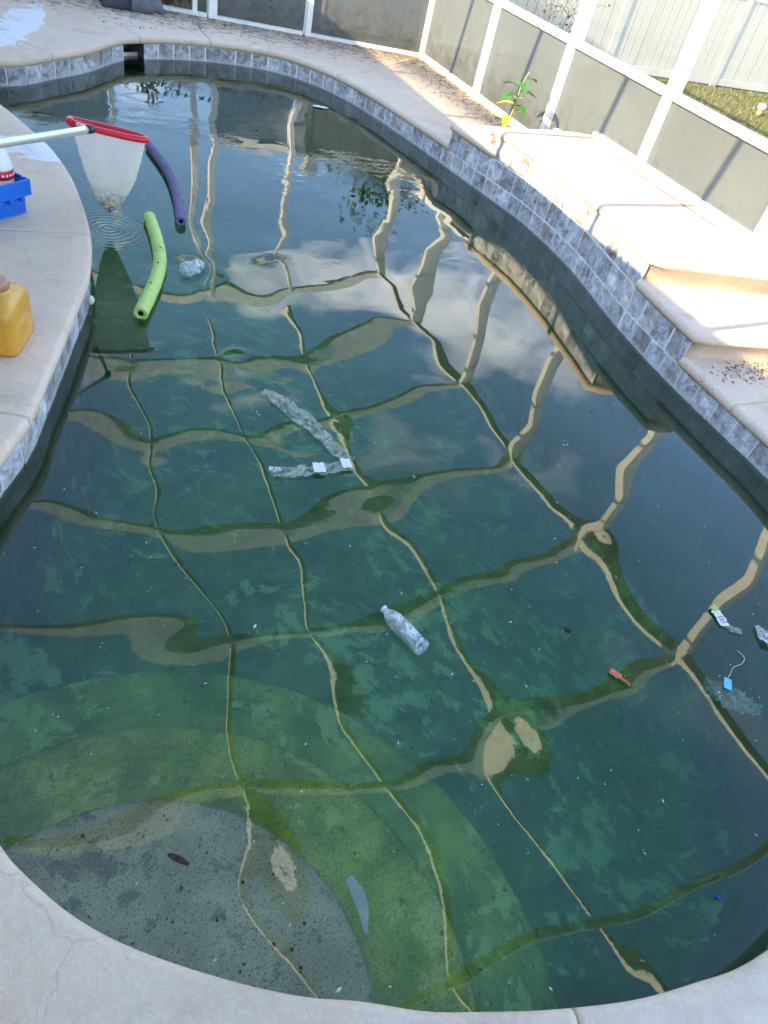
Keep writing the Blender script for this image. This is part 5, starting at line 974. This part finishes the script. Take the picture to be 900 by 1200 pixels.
# ------------------------------------------------------------------ floating films, wrappers, tags
def sheet(name, outline, label, cat, mat, z=.004, crumple=.006, seed=1, under=0, n=26, solid=.0015):
    """a crinkled sheet lying along a centre line: outline = [(x, y, halfwidth)]"""
    rr = random.Random(seed); P = [Vector((x, y, 0)) for x, y, _ in outline]; Wd = [w_ for *_, w_ in outline]
    C_ = resample(P, n); o = C_[n // 2].copy(); t0 = o + Vector((0, 0, (wz(o.x, o.y) if not under else 0) + z - under)); V, F = [], []; m_ = 9
    for k in range(n):
        f = k / (n - 1) * (len(Wd) - 1); i = min(int(f), len(Wd) - 2); w_ = Wd[i] * (1 - (f - i)) + Wd[i + 1] * (f - i); w_ *= 1 + rr.uniform(-.12, .12)
        t = (C_[min(k + 1, n - 1)] - C_[max(k - 1, 0)]).normalized(); s = Vector((-t.y, t.x, 0))
        for j in range(m_):
            u = (j / (m_ - 1) * 2 - 1); p = C_[k] + s * (w_ * u + rr.uniform(-.1, .1) * w_) ; hz = rr.uniform(0, crumple)
            base = wz(p.x, p.y) - wz(o.x, o.y) if not under else 0
            V.append((p.x - o.x, p.y - o.y, base + hz))
    for k in range(n - 1):
        for j in range(m_ - 1): F.append((k * m_ + j, k * m_ + j + 1, (k + 1) * m_ + j + 1, (k + 1) * m_ + j))
    ob = mesh(name, V, F, mat, loc=t0); tag(ob, label, cat); md = ob.modifiers.new('thickness', 'SOLIDIFY'); md.thickness = solid
    return ob
sheet('plastic_sleeve', [(.93, 2.63, .02), (1.0, 2.53, .045), (1.06, 2.40, .05), (1.10, 2.28, .035), (1.13, 2.17, .035), (1.165, 2.09, .03)], 'long crinkled clear plastic sleeve floating near the pool centre', 'plastic film', M['film'], crumple=.012, seed=2)
sheet('plastic_sleeve', [(.80, 2.085, .03), (.88, 2.065, .032), (.96, 2.06, .032), (1.04, 2.055, .033), (1.09, 2.06, .033), (1.158, 2.065, .035)], 'flat clear plastic strip with white patches floating below the long sleeve', 'plastic film', M['film'], crumple=.010, seed=3)
sheet('plastic_scrap', [(.985, 2.065, .032), (1.035, 2.055, .03)], 'white scrap at the middle of the flat plastic strip', 'scrap', M['label'], z=.017, crumple=.003, seed=4, n=6)
sheet('plastic_scrap', [(1.115, 2.07, .03), (1.160, 2.065, .032)], 'white scrap at the right end of the flat plastic strip', 'scrap', M['label'], z=.017, crumple=.003, seed=5, n=6)
sheet('plastic_scrap', [(.80, 2.095, .012), (.825, 2.085, .016), (.85, 2.08, .01)], 'pale scrap at the left end of the flat plastic strip', 'scrap', M['foil'], z=.015, crumple=.005, seed=6, n=6)
ow = sheet('candy_wrapper', [(1.708, .838, .014), (1.722, .812, .014), (1.735, .785, .005), (1.745, .763, .002)], 'small orange candy wrapper floating right of centre', 'wrapper', M['ora'], z=.006, crumple=.006, seed=7, n=12)
sheet('paper_label', [(2.35, .955, .020), (2.345, .915, .020), (2.333, .875, .019)], 'white printed label with a green end floating at the reflected post', 'label', M['label'], z=.006, crumple=.002, seed=8, n=10)
lb = bpy.data.objects['paper_label']
bm = bmesh.new(); box(bm, (.012, .052, .003), (.036, .022, .003), Matrix.Rotation(.25, 3, 'Z')); frombm('green_end', bm, M['lime'], lb)
for k in range(3):
    for q_ in (-1, 1):
        bm = bmesh.new(); box(bm, (q_ * .007 + .001, .008 - k * .013, .0045), (.009, .006, .001), Matrix.Rotation(.2, 3, 'Z')); frombm('print_mark', bm, M['twig'], lb)
tg = empty('blue_tag', (2.14, .657, wz(2.14, .657) + .004)); tag(tg, 'pale blue tag on a thin string floating near the right edge', 'tag')
bm = bmesh.new(); box(bm, (0, 0, 0), (.030, .052, .004), Matrix.Rotation(-.75, 3, 'Z'), bev=.002); frombm('tag_card', bm, M['tagb'], tg)
bm = bmesh.new(); tube(bm, smoothpath([(.016, .02, .003), (.04, .03, .001), (.075, .05, .002), (.13, .055, .001), (.16, .075, .002), (.155, .11, .002)], 5), .0012, 5); frombm('string', bm, M['speck'], tg)
sheet('plastic_bag', [(2.33, .90, .012), (2.35, .86, .018), (2.385, .83, .012)], 'greyish film scrap trailing from the printed label', 'scrap', M['film'], z=.003, crumple=.006, seed=9, n=12)
sheet('plastic_packet', [(2.47, .835, .01), (2.47, .79, .036), (2.49, .73, .042), (2.52, .68, .02)], 'crumpled clear packet floating at the right edge of the picture', 'plastic packet', M['foil'], crumple=.018, seed=10, n=18)
sheet('sunken_bag', [(2.09, .70, .03), (2.13, .66, .055), (2.19, .60, .05), (2.25, .545, .03)], 'crinkled green plastic bag sunk below the blue tag', 'plastic bag', mat_film('algae_covered_film', (.35, .70, .42), .55, .5, 12), under=.07, crumple=.03, seed=11, n=22)
sheet('sunken_wipe', [(.592, .54, .012), (.605, .49, .022), (.598, .43, .014), (.588, .39, .006)], 'pale wipe lying under water beside the upper step', 'wipe', M['sub'], under=.16, crumple=.004, seed=12, n=12)
sheet('floating_leaf', [(.120, .709, .004), (.142, .69, .010), (.165, .667, .004)], 'dark brown leaf floating over the upper step', 'leaf', M['dark'], z=.004, crumple=.003, seed=13, n=8)
sheet('floating_leaf', [(2.66, 6.93, .02), (2.72, 6.93, .035), (2.80, 6.90, .012)], 'pale curled leaf floating under the far right coping', 'leaf', M['label'], z=.004, crumple=.01, seed=14, n=8)
sheet('floating_petal', [(1.642, 1.045, .006), (1.655, 1.04, .009), (1.665, 1.032, .004)], 'tiny dark purple petal floating right of the bottle', 'petal', simple('purple_petal', (.08, .02, .10), .6), z=.003, seed=15, n=6)
sheet('floating_petal', [(1.550, .096, .004), (1.556, .091, .0045), (1.560, .087, .003)], 'tiny bright blue fleck floating near the lower right', 'fleck', M['blue'], z=.003, seed=16, n=6)
# countless specks on the surface
V, F = [], []; V2, F2 = [], []; rs = random.Random(21); n_ = 0
xs_ = np.array([rs.uniform(-.5, 3.5) for _ in range(4200)]); ys_ = np.array([rs.uniform(0, 7.5) ** 1 if rs.random() < .35 else rs.uniform(0, 3.2) for _ in range(4200)])
dd_ = inside_dist(xs_, ys_); wzs = wave(xs_, ys_)
for x, y, d_, z in zip(xs_.tolist(), ys_.tolist(), dd_.tolist(), wzs.tolist()):
    if d_ < .04 or rs.random() < .62: continue
    r_ = abs(rs.gauss(0, .0011)) + .0006; a = rs.uniform(0, 6.28); e = rs.uniform(1, 3.2); vv, ff = (V, F) if rs.random() < .72 else (V2, F2)
    b = len(vv); u = (math.cos(a) * r_ * e, math.sin(a) * r_ * e); s = (-math.sin(a) * r_, math.cos(a) * r_); z += .0015
    vv += [(x - u[0], y - u[1], z), (x + s[0], y + s[1], z + .001), (x + u[0], y + u[1], z), (x - s[0], y - s[1], z + .001), (x, y, z + .003)]
    ff += [(b, b + 1, b + 4), (b + 1, b + 2, b + 4), (b + 2, b + 3, b + 4), (b + 3, b, b + 4)]
tag(mesh('floating_specks', V, F, M['speck']), 'pale specks of debris scattered over the water', 'debris', kind='stuff')
tag(mesh('floating_grit', V2, F2, M['dark']), 'dark flecks of debris scattered over the water', 'debris', kind='stuff')
# leaf mould lying on the steps
V, F = [], []
for k in range(150):
    a = rs.uniform(0, 6.28); r_ = rs.uniform(0, 1) ** .5 * .6; x, y = -.05 + math.cos(a) * r_, .35 + math.sin(a) * r_; s = rs.uniform(.002, .006) * (2.2 if k % 12 == 0 else 1); b = len(V)
    for q in range(5): an = q * 1.257 + a; V.append((x + math.cos(an) * s * rs.uniform(.5, 1.4), y + math.sin(an) * s * rs.uniform(.5, 1.4), -.165))
    F.append(tuple(range(b, b + 5)))
tag(mesh('sunken_litter', V, F, M['dark']), 'dark bits of leaf lying on the upper step', 'debris', kind='stuff')

# ------------------------------------------------------------------ dry litter on the deck
def litter(name, label, gen, n, zf, seed, sz=(.006, .022)):
    rr = random.Random(seed); V, F = [], []
    for _ in range(n):
        x, y = gen(rr); z = zf(x, y) + .002; a = rr.uniform(0, 6.28); L = rr.uniform(*sz); w_ = L * rr.uniform(.12, .45); b = len(V)
        c_, s_ = math.cos(a), math.sin(a)
        V += [(x - c_ * L, y - s_ * L, z + rr.uniform(0, .004)), (x + s_ * w_, y - c_ * w_, z + rr.uniform(.002, .008)), (x + c_ * L, y + s_ * L, z + rr.uniform(0, .006)), (x - s_ * w_, y + c_ * w_, z + .001)]
        F.append((b, b + 1, b + 2, b + 3))
    return tag(mesh(name, V, F, M['dark']), label, 'leaf litter', kind='stuff')
def dz(x, y): return .50 if 2.85 < y < 5.15 else (.345 if 2.4 < y < 5.62 else .192)
litter('leaf_litter', 'small pile of dry brown leaf bits at the foot of the lower step', lambda r: (3.68 + r.gauss(0, .16), 2.225 + r.gauss(0, .055)), 260, lambda x, y: .192, 1, (.002, .014))
litter('leaf_litter', 'dry leaf bits strewn on the far right deck below the screen wall', lambda r: (4.42 - abs(r.gauss(0, .28)), r.uniform(5.8, 8.3)), 620, lambda x, y: .192, 2, (.004, .015))
litter('leaf_litter', 'dry leaf bits along the foot of the rear screen wall', lambda r: (lambda x: (x, bw(x) - .07 - abs(r.gauss(0, .17))))(r.uniform(-.2, 4.3)), 650, lambda x, y: .192, 3, (.005, .018))
litter('leaf_litter', 'sparse dark crumbs on the raised platform beside the posts', lambda r: (4.38 - abs(r.gauss(0, .13)), r.uniform(2.9, 5.1)), 70, dz, 4, (.003, .009))
litter('leaf_litter', 'few twigs scattered on the far left deck', lambda r: (r.uniform(.0, 1.6), r.uniform(8.0, 8.9)), 60, lambda x, y: .192, 5, (.006, .028))
lf = mesh('fallen_leaf', [(0, 0, 0), (.025, .012, .008), (.055, 0, .004), (.025, -.012, .006)], [(0, 1, 2), (0, 2, 3)], M['leafy'], loc=(4.27, 2.63, .347)); tag(lf, 'single bright yellow leaf fallen on the middle step', 'leaf')
# dirt seam on the raised deck parallel to the wall
bm = bmesh.new(); pts = [(4.40, 4.72), (4.37, 4.5), (4.34, 4.2), (4.33, 3.9), (4.335, 3.6), (4.345, 3.45)]
for a, b in zip(pts[:-1], pts[1:]): bar(bm, (*a, .5022), (*b, .5022), .006, .003)
frombm('deck_joint', bm, M['dark'], rsd)

# ------------------------------------------------------------------ blue crate with a white bottle
cr_ = empty('plastic_crate', (.055, 4.07, .192), math.atan2(.098, .129)); tag(cr_, 'bright blue plastic crate on the left deck beside the pool', 'crate')
bm = bmesh.new()
Lc, Wc, Hc = .44, .27, .19                          # local x runs left (negative), y away
def cb(x0, x1, y0, y1, z0, z1, bv=.003): box(bm, ((x0 + x1) / 2, (y0 + y1) / 2, (z0 + z1) / 2), (abs(x1 - x0), abs(y1 - y0), z1 - z0), bev=bv)
cb(-Lc, 0, 0, Wc, 0, .01); cb(-Lc, 0, 0, .008, .011, .135); cb(-Lc, 0, Wc - .008, Wc, .011, .135); cb(-.008, 0, .009, Wc - .009, .011, .135); cb(-Lc, -Lc + .008, .009, Wc - .009, .011, .135)
frombm('crate_body', bm, M['blue'], cr_)
bm = bmesh.new()
e = .026
cb(-Lc - e, e, -e, -e + .010, .095, .175); cb(-Lc - e, e, Wc + e - .010, Wc + e, .095, .175); cb(e - .010, e, -e + .011, Wc + e - .011, .095, .175); cb(-Lc - e, -Lc - e + .010, -e + .011, Wc + e - .011, .095, .175)
cb(-Lc - e + .012, e - .012, -e + .011, -.004, .150, .158); cb(.002, e - .011, -.003, Wc + .003, .150, .158)
for x in (-.03, -.10, -.165, -.24, -.30, -.38): cb(x - .012, x + .012, -e - .001, -.001, .072, .094)
for y in (.05, .13, .21): cb(.0, e, y - .012, y + .012, .072, .094)
cb(-.40, -.19, -e - .014, -e - .001, .11, .165); cb(.004, .02, .0, .02, .158, .178)
frombm('crate_rim', bm, M['blue'], cr_)
wb = empty('cleaner_bottle', (-.045, 4.13, .205)); tag(wb, 'white conical bottle with a red collar standing in the blue crate', 'bottle')
bm = bmesh.new(); lathe(bm, [(.055, 0), (.066, .01), (.066, .145)], 32); frombm('bottle_base', bm, M['white'], wb, True)
bm = bmesh.new(); lathe(bm, [(.068, .146), (.0685, .15), (.0685, .185), (.067, .188)], 32); frombm('collar', bm, M['red'], wb, True)
bm = bmesh.new(); lathe(bm, [(.067, .189), (.066, .195), (.060, .225), (.044, .275), (.026, .325), (.016, .35), (.014, .40)], 32); frombm('bottle_body', bm, M['white'], wb, True)
for k in range(9):
    a = R(-95 + k * 17); bm = bmesh.new(); lathe(bm, [(.006, 0), (.0065, .001), (.005, .002)], 12, Matrix.Rotation(a, 4, 'Z') @ Matrix.Translation((.0685, 0, .168)) @ Matrix.Rotation(R(90), 4, 'Y')); frombm('white_dot', bm, M['white'], wb)
# amber jug
jg = empty('plastic_jug', (-.078, 2.717, .192), math.atan2(.93, .36)); tag(jg, 'amber plastic jug with brown screw cap on the left deck', 'jug')
bm = bmesh.new(); n = 28
def rr_ring(cx, cy, hx, hy, z, rad):
    pts = []
    for qx, qy, a0 in ((1, 1, 0), (-1, 1, 90), (-1, -1, 180), (1, -1, 270)):
        for k in range(6): a = R(a0 + 90 * k / 5); pts.append(bm.verts.new((cx + qx * (hx - rad) + rad * math.cos(a), cy + qy * (hy - rad) + rad * math.sin(a), z)))
    return pts
LX, LY = .125, .085
sec = [(.90, 0, .03), (.985, .008, .035), (1.0, .02, .035), (1.0, .15, .035), (.985, .175, .035), (.93, .195, .035), (.80, .210, .035)]
rings = [rr_ring(LX, LY, LX * s, LY * s if s < 1 else LY, z, r_) for s, z, r_ in sec]
rings.append(rr_ring(LX + .0, LY, .058, .055, .222, .05)); rings.append(rr_ring(LX, LY, .047, .047, .226, .0469)); rings.append(rr_ring(LX, LY, .045, .045, .245, .0449))
for a, b in zip(rings[:-1], rings[1:]):
    for k in range(24): bm.faces.new((a[k], a[(k + 1) % 24], b[(k + 1) % 24], b[k]))
bm.faces.new(rings[0]); bm.faces.new(rings[-1]); frombm('jug_body', bm, M['orange'], jg, True)
bm = bmesh.new(); lathe(bm, [(.044, .238), (.051, .240), (.052, .262), (.050, .270), (.040, .274)], 40, Matrix.Translation((LX, LY, 0)), lambda p, a: Vector((p.x * (1 + .012 * math.sin(20 * a)), p.y * (1 + .012 * math.sin(20 * a)), p.z))); frombm('jug_cap', bm, M['cap'], jg, True)
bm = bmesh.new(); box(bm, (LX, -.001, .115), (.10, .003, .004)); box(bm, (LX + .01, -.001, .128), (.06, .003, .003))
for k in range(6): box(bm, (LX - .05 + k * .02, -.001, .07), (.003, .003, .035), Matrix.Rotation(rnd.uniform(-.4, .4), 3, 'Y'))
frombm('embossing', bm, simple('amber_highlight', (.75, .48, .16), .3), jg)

# grey canvas heap by the rear door
cv = empty('canvas_cover', (1.38, 8.80, .192)); tag(cv, 'folded dark grey canvas heap by the rear door opening', 'canvas')
def drape(name, cx, cy, hx, hy, h, seed, mat=M['cloth']):
    rr = random.Random(seed); V, F = [], []; n = 14; ph = [rr.uniform(0, 6) for _ in range(5)]
    for i in range(n):
        for j in range(n):
            u, v = i / (n - 1) * 2 - 1, j / (n - 1) * 2 - 1; r_ = max(abs(u), abs(v)); z = h * (1 - r_ ** 3) * (1 + .22 * math.sin(u * 4 + ph[0]) + .18 * math.sin(v * 6 + ph[1]))
            V.append((cx + u * hx * (1 + .08 * math.sin(v * 5 + ph[2])), cy + v * hy * (1 + .08 * math.sin(u * 5 + ph[3])), max(0, z) + .003))
    for i in range(n - 1):
        for j in range(n - 1): F.append((i * n + j, (i + 1) * n + j, (i + 1) * n + j + 1, i * n + j + 1))
    o = mesh(name, V, F, mat, cv, True); md = o.modifiers.new('t', 'SOLIDIFY'); md.thickness = .006
drape('fold', -.16, .02, .16, .13, .14, 1, simple('dark_canvas', (.05, .055, .065), .85, .2, 9)); drape('fold', .04, .03, .10, .17, .22, 2); drape('fold', .17, .07, .11, .12, .17, 3)
# yellow valve marker in the lawn
vh = empty('sprinkler_head', (9.95, 8.18, .09)); tag(vh, 'small brass and white sprinkler head in the lawn', 'sprinkler')
bm = bmesh.new(); lathe(bm, [(.035, 0), (.04, .04), (.03, .09)], 14); frombm('riser', bm, M['brass'], vh, True)
bm = bmesh.new(); lathe(bm, [(.05, .09), (.06, .10), (.055, .15), (.02, .165)], 14); frombm('head', bm, M['white'], vh, True)
